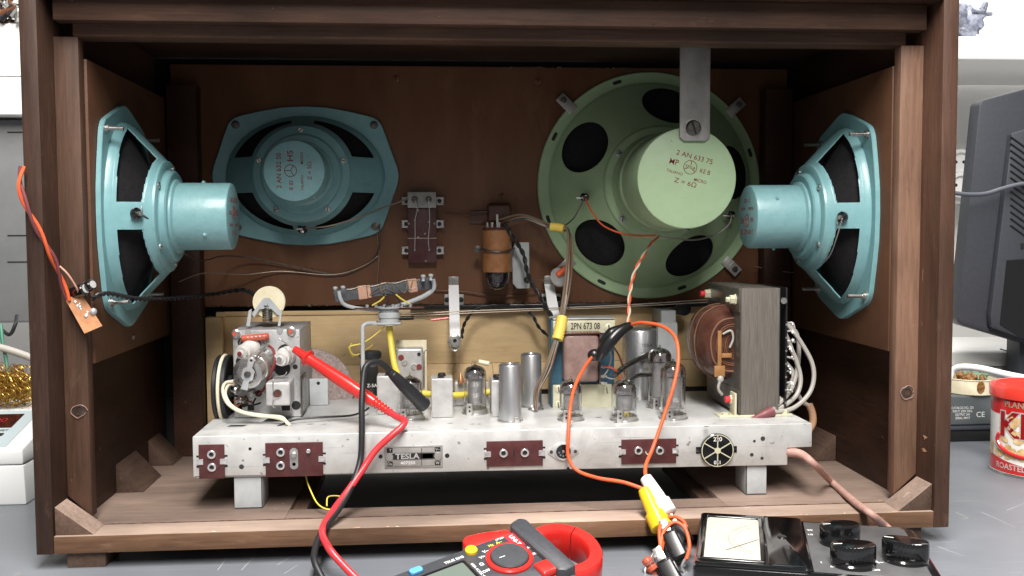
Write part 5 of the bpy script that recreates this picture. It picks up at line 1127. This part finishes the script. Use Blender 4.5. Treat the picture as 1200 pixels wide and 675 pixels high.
for x0, y0, x1, y1 in ((757,655,766,668),(762,664,770,684)):
    a = aty(x0, y0, -4.6); c = aty(x1, y1, -5); h = (c-a).length; d = c-a; b = MB(); b.lathe([(.2, -.1), (.38, 0), (.40, .25), (.33, .35), (.33, h-.35), (.40, h-.25), (.38, h), (.2, h+.1)], a, d, 20)
    for t, mi in ((.3, 1), (.5, 2), (.68, 1)): b.lathe([(.345, h*t), (.345, h*t+.12)], a, d, 20, mi=mi, cap=False)
    b.build('resistor', ['redcomp', 'clearcase', 'coil'], rs_)
b = MB(); b.tube(path((772,640,-3.5),(766,648,-4),(762,655,-4.4),(756,668,-4.8),(758,680,-5)), .07, 6); b.tube(path((772,645,-3.8),(767,655,-4.4),(772,662,-4.8),(778,668,-5),(783,680,-5)), .07, 6); b.tube(path((803,655,-5),(799,664,-5),(802,672,-5),(798,684,-5.3)), .1, 6)
for px, py in ((768,652),(775,667),(770,675),(801,662),(804,672)): b.ball(aty(px, py, -4.8), .18, seg=8)
b.build('lead', 'solder', rs_)

# ---------------------------------------------------------------- clamp meter (propped, jaws up to the right)
t_ = math.radians(18); nn_ = V((0, -math.sin(t_), math.cos(t_))); Lx = V((.8794, .4528, .1471)); Lx = (Lx-nn_*Lx.dot(nn_)).normalized(); Ay = nn_.cross(Lx)
T0 = 2.7
TM = Matrix((Lx, Ay, nn_)).transposed().to_4x4(); TM.translation = V((-1.07, -13.61, 5.2))-nn_*T0
cm = thing('clamp_meter', None, 'red and charcoal clamp meter in front of the cabinet, its jaws towards the right', 'clamp meter', None, TM)
def rr_(x0, x1, y0, y1, r, n=6):
    q = []
    for cx, cy, a in ((x1-r, y1-r, 0), (x0+r, y1-r, PI/2), (x0+r, y0+r, PI), (x1-r, y0+r, 1.5*PI)): q += [(cx+r*math.cos(a+PI/2*k/n), cy+r*math.sin(a+PI/2*k/n)) for k in range(n+1)]
    return q
b = MB(); b.prism(rr_(-9.2, 2.6, -2.62, 2.55, .5), 2.42, V((0,0,.05)), X3, Y3, Z3, bev=.2); b.build('case', 'red', cm)
b = MB(); b.prism(rr_(-9.0, 1.95, -2.4, 2.33, .4), .3, V((0,0,T0-.32)), X3, Y3, Z3, bev=.08); b.build('fascia', 'greyblack', cm)
b = MB(); b.lathe([(1.5, T0-.1), (1.5, T0+.12), (1.42, T0+.2), (1.24, T0+.2), (1.2, T0+.02)], V((0,0,0)), Z3, 56, cap=False); b.build('dial_ring', 'red', cm)
b = MB(); b.lathe([(1.2, T0-.1), (1.2, T0+.26), (1.13, T0+.34), (0, T0+.37)], V((0,0,0)), Z3, 48); b.box(-.75, -.35, -.025, .025, T0+.365, T0+.385, 0, mi=1); b.build('rotary_dial', ['greyblack', 'whiteink'], cm)
b = MB(); b.prism([(1.75, -2.75), (2.2, -3.05), (3.05, -2.95), (3.1, 2.75), (2.75, 3.15), (1.95, 2.95), (1.7, 2.5)], 2.9, V((0,0,.1)), X3, Y3, Z3, bev=.22)
b.prism([(2.15, -3.4), (2.95, -3.4), (3.0, 3.3), (2.5, 3.55), (2.15, 3.3)], 1.5, V((0,0,.9)), X3, Y3, Z3, bev=.25); b.build('hand_guard', 'greyblack', cm)
JC = V((3.95, -.35, 0))
for (t0, t1) in ((-2.6, .52), (.56, 2.6)):
    n = 40; vs = []; fs = []; sec = [(-.48,.35),(-.36,.15),(.36,.15),(.48,.35),(.48,2.1),(.36,2.32),(-.36,2.32),(-.48,2.1)]
    for i in range(n+1):
        t = t0+(t1-t0)*i/n; cx, cy = math.cos(t), math.sin(t)
        for (o, z) in sec: vs.append(V((JC.x+(1.92+o)*cx, JC.y+(2.28+o)*cy, z)))
    w = len(sec)
    for i in range(n):
        for k in range(w): a = i*w+k; c = i*w+(k+1) % w; fs.append([a, c, c+w, a+w])
    fs.append([k for k in range(w)][::-1]); fs.append([n*w+k for k in range(w)])
    bb = MB(); bb.add(vs, fs); bb.build('jaw', 'red', cm)
b = MB(); b.prism([(-1.5, 2.4), (1.9, 2.4), (1.9, 3.2), (.2, 3.75), (-.9, 3.95), (-1.35, 3.6)], 1.3, V((0,0,1.1)), X3, Y3, Z3, bev=.2); b.build('jaw_lever', 'red', cm)
b = MB(); b.box(.85, 2.5, -2.55, -1.35, T0-.25, T0+.22, .15, seg=3); b.build('hold_button', 'red', cm)
b = MB(); b.lathe([(.40, T0-.05), (.40, T0+.16), (.32, T0+.25), (0, T0+.27)], V((-1.65, 1.9, 0)), Z3, 28); b.build('button', 'yellow', cm)
b = MB(); b.prism(rr_(-6.0, -5.15, 1.65, 2.15, .15), .25, V((0,0,T0-.05)), X3, Y3, Z3, bev=.06); b.build('button', 'bluebtn', cm)
b = MB(); b.prism(rr_(-5.9, -2.5, -2.0, 1.35, .2), .12, V((0,0,T0-.03)), X3, Y3, Z3, bev=.04); b.build('screen_bezel', 'black', cm)
b = MB(); b.prism(rr_(-5.6, -2.75, -1.8, 1.1, .1), .03, V((0,0,T0+.085)), X3, Y3, Z3); b.build('screen', 'lcd', cm)
def ct(s, x, y, sz, m='whiteink', a=0): A = V((math.cos(a), math.sin(a), 0)); text(s, sz, V((x, y, T0-.012)), A, V((-A.y, A.x, 0)), m, cm, False, .01, .02)
b = MB(); b.box(.95, 1.68, .75, 2.2, T0-.01, T0+.005, 0); b.build('badge', 'redcable', cm)
text('UNI-T', .42, V((1.35, 1.48, T0+.006)), -Y3, X3, 'whiteink', cm, False, .01, .025, sx=1.0)
for s_, x, y, z, m in (('V~', -.85, 1.45, .36, 'whiteink'), ('V=', -1.35, 1.05, .34, 'whiteink'), ('Ω', -1.75, .45, .38, 'whiteink'), ('Hz', -.25, 1.8, .32, 'yellowink'), ('A~', .35, 1.8, .34, 'yellowink'), ('60A', 1.5, .35, .3, 'whiteink'), ('600A', 1.65, -.35, .28, 'whiteink'), ('OFF', -1.85, -.25, .3, 'whiteink'), ('TRUE RMS', -3.0, 1.72, .3, 'whiteink'), ('UT204', .6, 2.1, .22, 'whiteink')): ct(s_, x, y, z, m, 0)
ct('600A AC/DC CLAMP METER', -2.25, -.6, .24, 'whiteink', -PI/2)
b = MB(); b.tube([atz(470, 680, .95), atz(490, 672, .95), atz(510, 667, .95), atz(530, 660, 1.0)], .12, 8); solo(b, 'wire', 'redcable', 'short end of red wire on the bench behind the clamp meter', 'wire')

# ---------------------------------------------------------------- analogue multimeter at right
Zt = 3.6
p_tl = atz(822, 601, Zt); u = V((.953, -.302, 0)).normalized(); v = Z3.cross(u); Wd = 15.5
TM = Matrix((u, v, Z3)).transposed().to_4x4(); TM.translation = V((p_tl.x, p_tl.y, TZ))
am = thing('analogue_multimeter', None, 'glossy black pointer multimeter with round knobs and white dial, lying on the bench', 'multimeter', None, TM)
H = Zt-TZ
b = MB(); b.prism([(.4, -.05), (Wd-.6, -.05), (Wd, -.7), (Wd+.1, -11.6), (Wd-.3, -12.2), (-.1, -12.2), (-.15, -11.6), (-.05, -.5)], H-.12, V((0,0,0)), X3, Y3, Z3, bev=.28); b.build('case', 'blackgloss', am)
b = MB(); b.prism(rr_(-.02, 7.45, -12.0, -.1, .4), .30, V((0,0,H-.2)), X3, Y3, Z3, bev=.12); b.build('window_hood', 'blackgloss', am)
b = MB(); b.prism(rr_(.55, 4.25, -11.1, -1.45, .25), .05, V((0,0,H+.065)), X3, Y3, Z3); b.build('dial', 'paper', am)
b = MB()
for R1 in (3.0, 2.6): b.tube([V((5.0-R1*.95*math.sin(t), -6.4+R1*1.25*math.cos(t), H+.12)) for t in [.55+2.1*i/24 for i in range(25)]], .022, 5, smooth=False)
for i in range(29):
    t = .55+2.1*i/28; r1 = 3.25 if i % 4 == 0 else 3.12; b.tube([V((5.0-3.0*.95*math.sin(t), -6.4+3.0*1.25*math.cos(t), H+.12)), V((5.0-r1*.95*math.sin(t), -6.4+r1*1.25*math.cos(t), H+.12))], .018, 4, smooth=False)
b.build('scale_print', 'strap', am)
b = MB(); b.tube([V((4.2, -6.4, H+.16)), V((2.0, -9.2, H+.16))], .02, 5, smooth=False); b.build('needle', 'darksteel', am)
b = MB()
for q in ((.25,.55,-11.4,-1.1), (4.25,4.6,-11.4,-1.1)): b.box(q[0], q[1], q[2], q[3], H+.0, H+.24, .09, seg=3)
b.box(.3, 4.55, -1.45, -1.1, H+.0, H+.24, .09, seg=3); b.box(.3, 4.55, -11.45, -11.1, H+.0, H+.24, .09, seg=3); b.build('window_rim', 'blackgloss', am)
b = MB(); b.prism(rr_(4.75, 7.25, -11.5, -.6, .3),    .08, V((0,0,H+.06)), X3, Y3, Z3, bev=.03); b.build('window_shade', 'blackgloss', am)
q = V((5.85, -5.4, H+.13)); b = MB(); b.lathe([(.34, 0), (.3, .08), (0, .1)], q, Z3, 22); b.box(q.x-.22, q.x+.22, q.y-.03, q.y+.03, q.z+.09, q.z+.11, 0, mi=1); b.build('zero_screw', ['black', 'greyblack'], am)
b = MB(); b.prism([(7.6, -.6), (Wd-1.2, -.6), (Wd-.75, -1.1), (Wd-.6, -11.4), (Wd-.9, -11.7), (7.6, -11.7)], .1, V((0,0,H-.18)), X3, Y3, Z3, bev=.03); b.build('fascia', 'meterface', am)
def knob(x, y, r, tilt):
    p = V((x, y, 0)); b = MB(); b.lathe([(r*.98, H-.1), (r*.98, H+.12), (r*.9, H+.22)], p, Z3, 44)
    A = V((math.cos(tilt), math.sin(tilt), 0)); B = Z3.cross(A); n = 36
    b.prism([(r*math.cos(t), r*.62*math.copysign(abs(math.sin(t))**.8, math.sin(t))) for t in [2*PI*i/n for i in range(n)]], 1.25, p+Z3*(H+.1), A, B, Z3, bev=.16)
    b.build('knob', 'blackgloss', am)
    b = MB(); b.prism([(-r*.9, -.045), (-r*.5, -.045), (-r*.5, .045), (-r*.9, .045)], .015, p+Z3*(H+1.355), A, B, Z3); b.build('pointer_mark', 'whiteink', am)
knob(9.8, -5.3, 1.45, .4); knob(10.2, -9.8, 1.5, .3); knob(13.7, -8.2, 1.5, -.25)
def mt(s, x, y, sz, a=0): A = V((math.cos(a), math.sin(a), 0)); text(s, sz, V((x, y, H-.085)), A, Z3.cross(A), 'whiteink', am, False, .01, .02)
mt('-V', 11.75, -5.6, .8); mt('A-', 11.85, -8.9, .8)
for s_, x, y in (('30', 7.95, -2.6), ('10', 7.9, -3.7), ('3', 11.1, -3.0), ('100', 10.9, -4.4), ('300', 11.5, -10.6), ('1', 8.2, -9.8), ('60', 8.9, -10.5), ('V', 9.7, -10.8), ('600', 10.6, -10.5), ('k', 11.3, -9.4), ('x1', 11.0, -2.0)): mt(s_, x, y, .42, .2)

# ---------------------------------------------------------------- right background
def bx(name, mats, label, cat, x0, x1, y0, y1, z0, z1, bev=.2): b = MB(); b.box(x0, x1, y0, y1, z0, z1, bev, seg=3); return solo(b, name, mats, label, cat)
# monitor seen from the back
MY = 36
def mp(x, y, Y=MY): p = aty(x, y, Y); return (p.x, p.z)
mo = thing('monitor', V((60, 42, TZ)), 'dark grey computer monitor seen from behind, right of the cabinet', 'monitor')
b = MB(); b.prism([mp(1148,122), mp(1152,117), mp(1260,88), mp(1300,430), mp(1200,402), mp(1127,381), mp(1122,374)], 2.2, V((0, MY, 0)), X3, Z3, Y3, bev=.25); b.build('shell', 'monitor', mo)
b = MB(); b.prism([mp(1186,156,MY-1), mp(1260,135,MY-1), mp(1300,420,MY-1), mp(1200,398,MY-1), mp(1162,384,MY-1), mp(1161,370,MY-1)], 1.1, V((0, MY-1, 0)), X3, Z3, Y3, bev=.2); b.build('rear_housing', 'monitor', mo)
b = MB()
for k in range(14):
    y = 160+k*8; a = aty(1184, y, MY-1.04); c = aty(1206, y+16, MY-1.04); b.tube([a, c], .1, 6, smooth=False)
b.build('vent_grille', 'black', mo)
b = MB(); b.prism([mp(1180,305,MY-1.1), mp(1260,300,MY-1.1), mp(1260,410,MY-1.1), mp(1199,397,MY-1.1), mp(1172,380,MY-1.1)], .08, V((0, MY-1.1, 0)), X3, Z3, Y3); b.build('port_recess', 'black', mo)
b = MB(); q = aty(1197.5, 288, MY-1.1); b.box(q.x-.12, q.x+.25, q.y, q.y+.05, q.z-.3, q.z+.3, 0); b.build('lock_slot', 'blackink', mo)
text('▲', .5, aty(1189, 287, MY-1.05), X3, Z3, 'whiteink', mo) if False else None
b = MB(); q = aty(1215, 390, MY+2); b.box(q.x-2, q.x+6, 38.2, 41, TZ, q.z+6, .2); b.box(q.x-5, q.x+9, 36, 46, TZ, TZ+1, .3); b.build('monitor_stand', 'monitor', mo)
wire(path((1118,226,33),(1135,228,33.3),(1155,227,33.8),(1175,221,34),(1195,216,34.2),(1225,212,34.5)), .25, 'cablegrey', 'grey cable stretched behind the cabinet across the monitor back', 'cable', 'cable', seg=12)
# shelf unit
sh = thing('wall_shelf', aty(1160, 60, 60), 'white shelf with a rounded front edge on the wall, right of the cabinet', 'shelf')
a = aty(1100, 70, 52); c = aty(1100, 42, 52); b = MB(); b.box(20, 120, 52, 74, a.z, c.z, .3, seg=3); b.build('shelf_board', 'shelfw', sh)
bx('cable_trunking', 'shelfw', 'white cable trunking along the wall behind the monitor', 'trunking', 20, 120, 68, 74, aty(1100, 238, 68).z, aty(1100, 175, 68).z, .3)
for py in (190, 217):
    c = aty(1124, py, 67.5); b = MB(); b.lathe([(1.9, 0), (1.9, .5), (1.7, .7), (1.4, .7), (1.3, .2)], c, -Y3, 32, cap=False); b.lathe([(1.35, .2), (0, .2)], c, -Y3, 24, cap=False)
    for s in (-1, 1): b.lathe([(.25, .22), (0, .22)], c+X3*s*.6, -Y3, 10, mi=1, cap=False)
    solo(b, 'wall_socket', ['white', 'blackink'], 'round white wall socket, %s one, at the cabinet right edge' % ('upper' if py == 190 else 'lower'), 'socket', 'wall sockets', loc=c)
# crumpled bag on the shelf
rr = random.Random(9); b = MB(); q = aty(1135, 38, 54)
n = 20; vs = []; fs = []
for i in range(n+1):
    t = PI*i/n
    for k in range(24):
        a = 2*PI*k/24; r = 2.3*(1+.35*math.sin(3*a+2*t)*rr.uniform(.6, 1.2)); vs.append(q+V((r*math.sin(t)*math.cos(a)-1, r*math.sin(t)*math.sin(a)*.7, r*.9*math.cos(t)+1.2)))
for i in range(n):
    for k in range(24): a = i*24+k; c = i*24+(k+1) % 24; fs.append([a, a+24, c+24, c])
b.add(vs, fs)
for k in range(10): p = q+V((rr.uniform(-3, 1.6), rr.uniform(-1, 1), rr.uniform(.2, 3.6))); b.tube([p, p+V((rr.uniform(-1, 1.6), 0, rr.uniform(-.5, 1.2))), p+V((rr.uniform(.2, 2.2), 0, rr.uniform(-1, .6)))], .35, 8)
solo(b, 'crumpled_bag', 'bag', 'crumpled blue grey plastic bag on the shelf above the cabinet right edge', 'bag')
# equipment stack behind can
eq = thing('printer', V((62, 52, TZ)), 'pale grey office machine behind the tin, under the monitor', 'printer')
zt = aty(1160, 408, 44).z; zb_ = aty(1160, 430, 42).z
b = MB(); b.box(38, 100, 42, 57, zb_, zt, .4, seg=3); b.build('lid', 'white', eq)
b = MB(); b.box(38, 100, 42.6, 57, TZ, zb_-.06, .3, seg=3); b.build('housing', 'equip', eq)
b = MB(); b.tube([aty(1172, 409, 41.9), aty(1200, 417, 41.9)], .08, 6, smooth=False); b.build('panel_line', 'black', eq)
dv = thing('measuring_device', V((55, 37, TZ)), 'slate grey instrument with a printed label, behind the tin on the bench', 'instrument')
a = aty(1100, 519, 35.5); z1 = aty(1140, 465, 35.5).z; zm = aty(1140, 500, 35.5).z
b = MB(); b.box(36, 63, 36.2, 41.8, zm, z1, .25, seg=3); b.build('upper_case', 'equipdark', dv); b = MB(); b.box(36, 62, 35.4, 41.8, TZ, zm-.4, .2, seg=3); b.build('lower_case', 'black', dv)
b = MB(); b.box(36, 62.2, 35.3, 41.6, zm-.38, zm-.02, .1); b.build('seam', 'monitor', dv)
for k, s in enumerate(('CATALOG NO. 220', 'INPUT 230V 50Hz', 'OUTPUT 24V', 'SERIAL 04417')): text(s, .42, aty(1128, 478+k*4, 36.18), X3, Z3, 'whiteink', dv, sx=.75)
text('CE', .9, aty(1149, 486, 36.18), X3, Z3, 'whiteink', dv)
tn = thing('flux_tin', V((52, 38, z1)), 'pale yellow tin with moss green and burnt residue inside, on the slate instrument', 'tin')
c = aty(1137, 463, 38.5); c.z = z1; b = MB(); b.lathe([(2.6, 0), (2.75, .1), (2.75, 1.7), (2.85, 1.8), (2.7, 1.85), (2.6, 1.5), (2.6, 1.2)], c, Z3, 40, cap=False); b.build('tin_body', 'cream', tn)
b = MB(); rr = random.Random(6)
for k in range(60): t = rr.uniform(0, 6.28); r = rr.uniform(0, 2.3); b.ball(c+V((r*math.cos(t), r*math.sin(t), 1.5+rr.uniform(0, .7))), rr.uniform(.25, .5), mi=0 if math.cos(t) > -.2 and k % 5 else 1, seg=8)
M['moss'] = mat('moss_green_sponge', (.13,.22,.15), (.25,.36,.26), rough=.9, nscale=300); M['burnt'] = mat('burnt_flux', (.10,.035,.012), (.35,.17,.04), rough=.5, nscale=300)
b.build('residue', ['moss', 'burnt'], tn)
q = [c+V((.5*math.cos(t)-.3, -2.78, .85+.75*math.sin(t))) for t in [i*.7 for i in range(9)]]; b = MB(); b.prism([((p-c).x, (p-c).z+.2) for p in q], .02, c+V((0, -2.77, 0)), X3, Z3, -Y3); b.build('burn_stain', 'burnt', tn)
b = MB(); b.tube(path((1112,445,34),(1117,434,34),(1128,430,33),(1150,432,31),(1180,439,28),(1215,446,25)), .38, 14); solo(b, 'white_cable', 'white', 'thick white cable arching over the flux tin to the red lid', 'cable')
# peanut tin
c = atz(1158, 545, TZ); edge = c; R_ = 4.6; CX = edge.x+R_-1.0; CYc = 21.0
cn = thing('peanut_can', V((CX, CYc, TZ)), 'red and white peanut can with a red plastic lid, cut by the right edge', 'can')
zt = aty(1160, 462, CYc-1).z; zl = zt; O = V((CX, CYc, TZ)); Hc = zt-TZ
b = MB(); b.lathe([(R_*.97, 0), (R_+.06, .05), (R_+.06, .25), (R_, .3), (R_, Hc)], O, Z3, 80); b.build('can_body', 'canwhite', cn)
b = MB(); b.lathe([(R_+.08, .0), (R_+.1, .12), (R_+.06, .3)], O, Z3, 80, cap=False); b.build('bottom_rim', 'steel', cn)
b = MB(); b.lathe([(R_+.12, Hc-.5), (R_+.2, Hc-.45), (R_+.22, Hc+.55), (R_+.1, Hc+.75), (R_-.4, Hc+.8), (R_-.5, Hc+.55), (0, Hc+.55)], O, Z3, 80, cap=False); b.build('lid', 'rubberlid', cn)
def wrapband(z0f, z1f, m, nm, off=.012, t0=-2.6, t1=-.2):
    n = 60; vs = []; fs = []
    for i in range(n+1):
        t = t0+(t1-t0)*i/n; z0 = z0f(t); z1 = z1f(t)
        for z in (z0, z1): vs.append(O+V(((R_+off)*math.cos(t), (R_+off)*math.sin(t), z)))
    for i in range(n): fs.append([2*i, 2*i+2, 2*i+3, 2*i+1])
    b = MB(); b.add(vs, fs); b.build(nm, m, cn)
TH = math.atan2(CAM.y-CYc, CAM.x-CX)                        # the bearing the tin's front is turned to
wrapband(lambda t: Hc-1.75+.35*math.sin((t-TH)*2.2+.6), lambda t: Hc-.45, 'canred', 'top_band', t0=-3.6, t1=.4)
wrapband(lambda t: .32, lambda t: 1.35-.5*math.sin((t-TH)*1.6+1.4)+.3, 'canred', 'bottom_band', t0=-3.6, t1=.4)
rr = random.Random(12); b = MB()
for k in range(70):
    t = TH+rr.uniform(-1.25, 1.2); z = rr.uniform(1.9, 3.0) if rr.random() < .5 else rr.uniform(3.6, Hc-2.0)
    if t < TH-.9 and z > 3: continue
    p = O+V((R_*math.cos(t), R_*math.sin(t), z)); d = V((-math.sin(t), math.cos(t), 0)); w = rr.uniform(-1, 1); A = d*math.cos(w)+Z3*math.sin(w); Nn = V((math.cos(t), math.sin(t), 0)); B = Nn.cross(A)
    off = .014+k*.0006; b.add([p+Nn*off+A*.42*math.cos(s)+B*.26*math.sin(s) for s in [i*PI/8 for i in range(16)]], [list(range(16))])
b.build('printed_peanuts', 'peanut', cn)
def canbend(zc, phi0, off):
    def f(x, y, z): t = TH+phi0+x/R_; return O+V(((R_+off)*math.cos(t), (R_+off)*math.sin(t), zc+y+.0))
    return f
text('PLANUT', .85, O, X3, Z3, 'creamplate', cn, bend=canbend(Hc-.98, -.42, .05), bold=.02, name='lettering')
text('KR', 3.4, O, X3, Z3, 'whiteink', cn, bend=canbend(Hc-3.15, -.43, .07), bold=.065, name='lettering')
text('KR', 3.4, O, X3, Z3, 'canred', cn, bend=canbend(Hc-3.15, -.43, .085), bold=.03, name='lettering')
text('ROASTED & SALTED', .8, O, X3, Z3, 'whiteink', cn, bend=canbend(.95, -.2, .05), bold=.02)
b = MB(); b.tube([O+V(((R_+.08)*math.cos(TH+s), (R_+.08)*math.sin(TH+s), z)) for s, z in ((-.9, 4.2), (-.95, 3.4), (-.75, 2.6), (-.4, 2.2), (.1, 2.1), (.6, 2.5))], .2, 8); b.build('swash', 'canred', cn)

# ---------------------------------------------------------------- left background
ps = thing('bench_instrument', V((-48, 20, TZ)), 'white bench instrument with a red digit display, left of the cabinet', 'instrument')
a = atz(0, 597, TZ); c = atz(30, 592, TZ); Yp = 18.5
cor = aty(37, 500, Yp); x1 = aty(31, 590, Yp).x; zb1 = aty(0, 545, Yp).z
b = MB(); b.prism([(TZ, Yp), (zb1, Yp-.3), (zb1, 34), (TZ, 34)], 24, V((x1-24, 0, 0)), Z3, Y3, X3, bev=.2); b.build('lower_case', 'psu', ps)
ztp = aty(36, 474, 30).z
b = MB(); b.prism([(zb1+.04, Yp-.35), (zb1+1.5, Yp-.35), (ztp, 27.5), (ztp, 34), (zb1+.04, 34)], 24.0, V((x1-24, 0, 0)), Z3, Y3, X3, bev=.3); b.build('upper_case', 'psu', ps)
s0 = V((x1, Yp-.35, zb1+1.5)); s1 = V((x1, 27.5, ztp)); dv_ = (s1-s0).normalized(); nn = V((0, -dv_.z, dv_.y)); 
def sl(x, t): return s0+dv_*((s1-s0).length*t)+V((x, 0, 0))+nn*.02
b = MB(); b.prism([(-16, .06), (-1.7, .06), (-1.7, .94), (-16, .94)], .05, s0+nn*.01, X3, dv_*(s1-s0).length, nn); b.build('front_panel', 'psupanel', ps)
b = MB(); b.prism([(-14, .5), (-2.9, .5), (-2.9, .84), (-14, .84)], .05, s0+nn*.06, X3, dv_*(s1-s0).length, nn); b.build('display', 'display', ps)
text('0.00', 1.3, sl(-5.0, .67)+nn*.12, X3, dv_, 'led', ps, name='digits')
b = MB(); b.prism([(-4.6, .30), (-3.0, .30), (-3.0, .36), (-4.6, .36)], .06, s0+nn*.06, X3, dv_*(s1-s0).length, nn); b.build('slider', 'black', ps)
for i, t in enumerate((.43, .22)): text(('SET', 'ON')[i], .5, sl(-3.3, t)+nn*.08, X3, dv_, 'blackink', ps)
# brass wool
rr = random.Random(21); b = MB(); q = aty(12, 452, 29); 
for k in range(280):
    t = rr.uniform(0, 6.28); pts = []
    p = q+V((rr.uniform(-5, 1.8), rr.uniform(-2, 2), rr.uniform(-1.6, 1.6)))
    for j in range(7): a = t+j*1.1; pts.append(p+V((.75*math.cos(a)+.1*j, .5*math.sin(a*.7), .6*math.sin(a))))
    b.tube(pts, .045, 4, sub=4)
o = solo(b, 'brass_wool', 'brass', 'tangled golden brass wool tip cleaner behind the white instrument', 'brass wool')
# grey panel box hanging behind
gb = thing('grey_cabinet', aty(10, 378, 38), 'mid grey metal box with thin slots behind the cabinet left edge', 'metal box')
a = aty(27.5, 378, 38); c = aty(27.5, 140, 38); b = MB(); b.box(a.x-40, a.x+1, 38, 44, a.z, c.z, .3); b.build('box_body', 'equip', gb)
b = MB()
for py in (155, 276, 307): q = aty(22, py, 37.98); b.box(q.x-1.2, q.x+1.0, 37.96, 38, q.z-.07, q.z+.07, 0)
b.build('slot', 'blackink', gb)
M['midgrey'] = mat('mid_grey_box', (.13,.135,.14), (.16,.165,.17), rough=.55, nscale=20)
gb.children[0].data.materials[0] = M['midgrey']
b = MB(); q = aty(20, 80, 37); b.box(q.x-40, q.x+6, 37, 50, aty(20, 88, 37).z, aty(20, 27, 37).z, .2); solo(b, 'white_carton', 'shelfw', 'white carton on top of the grey metal box, behind the cabinet left edge', 'carton')
b = MB(); b.box(q.x-40, q.x+5.5, 36, 49, aty(20, 138, 36).z+.3, aty(20, 92, 37).z, .2); solo(b, 'shelf_plank', 'offwall', 'cream plank between the carton and the grey metal box', 'plank')
rr = random.Random(31); b = MB()
for k in range(26):
    p = aty(rr.uniform(-6, 18), rr.uniform(0, 20), rr.uniform(36.5, 38)); b.tube([p, p+V((rr.uniform(-1.5, 1.5), 0, rr.uniform(-1, 1))), p+V((rr.uniform(-2, 2), 0, rr.uniform(-1, 1)))], rr.uniform(.12, .4), 7, mi=k % 3)
solo(b, 'cable_heap', ['blackrubber', 'steel', 'brownwire'], 'heap of dark and silver odds and ends on the white carton, top left corner', 'clutter')
wire(path((-8,376,34),(10,392,33),(18,380,33),(20,370,34)), .2, 'blackrubber', 'dark green cable below the grey metal box, left edge', 'cable', 'cable')
wire(path((-8,405,32),(10,410,32),(28,416,32),(48,424,32)), .38, 'greywire', 'grey cable running behind the cabinet above the brass wool', 'cable', 'cable', seg=12)
b = MB(); b.tube(path((1,380,33),(3,400,32.5),(8,430,32),(3,452,31)), .2, 8); M['greencable'] = mat('green_cable', (.03,.16,.10), rough=.4); solo(b, 'cable', 'greencable', 'green cable hanging down at the far left edge above the brass wool', 'cable')

# ---------------------------------------------------------------- camera, light, world
cd = bpy.data.cameras.new('camera'); cam = bpy.data.objects.new('camera', cd); COL.objects.link(cam)
cd.sensor_fit = 'HORIZONTAL'; cd.sensor_width = 36; cd.lens = 36*F/1200; cd.clip_start = .01; cd.clip_end = 50
m = Matrix((RT, UP, -FW)).transposed().to_4x4(); m.translation = CAM*S; cam.matrix_world = m; sc.camera = cam
def area(name, loc, target, sx_, sy_, power, col=(1,1,1)):
    l = bpy.data.lights.new(name, 'AREA'); l.shape = 'RECTANGLE'; l.size = sx_*S; l.size_y = sy_*S; l.energy = power; l.color = col
    o = bpy.data.objects.new(name, l); COL.objects.link(o); o.location = V(loc)*S; d = V(target)-V(loc)
    o.rotation_euler = d.to_track_quat('-Z', 'Y').to_euler(); return o
area('ceiling_lamp', (-4, -112, 158), (-4, -92, 0), 34, 190, 112, (1, .962, .915))
area('ceiling_lamp', (75, 40, 170), (65, 48, 5), 100, 25, 21, (1, .97, .94))
w = bpy.data.worlds.new('World'); sc.world = w; w.use_nodes = True
bg = w.node_tree.nodes['Background']; bg.inputs[0].default_value = (1, .97, .93, 1); bg.inputs[1].default_value = .25
sc.view_settings.view_transform = 'Standard'; sc.view_settings.look = 'None'; sc.view_settings.exposure = 0; sc.view_settings.gamma = 1
sc.render.engine = 'CYCLES'; sc.cycles.max_bounces = 10; sc.cycles.transmission_bounces = 10
for o in bpy.data.objects:
    if '_loc' in o: del o['_loc']
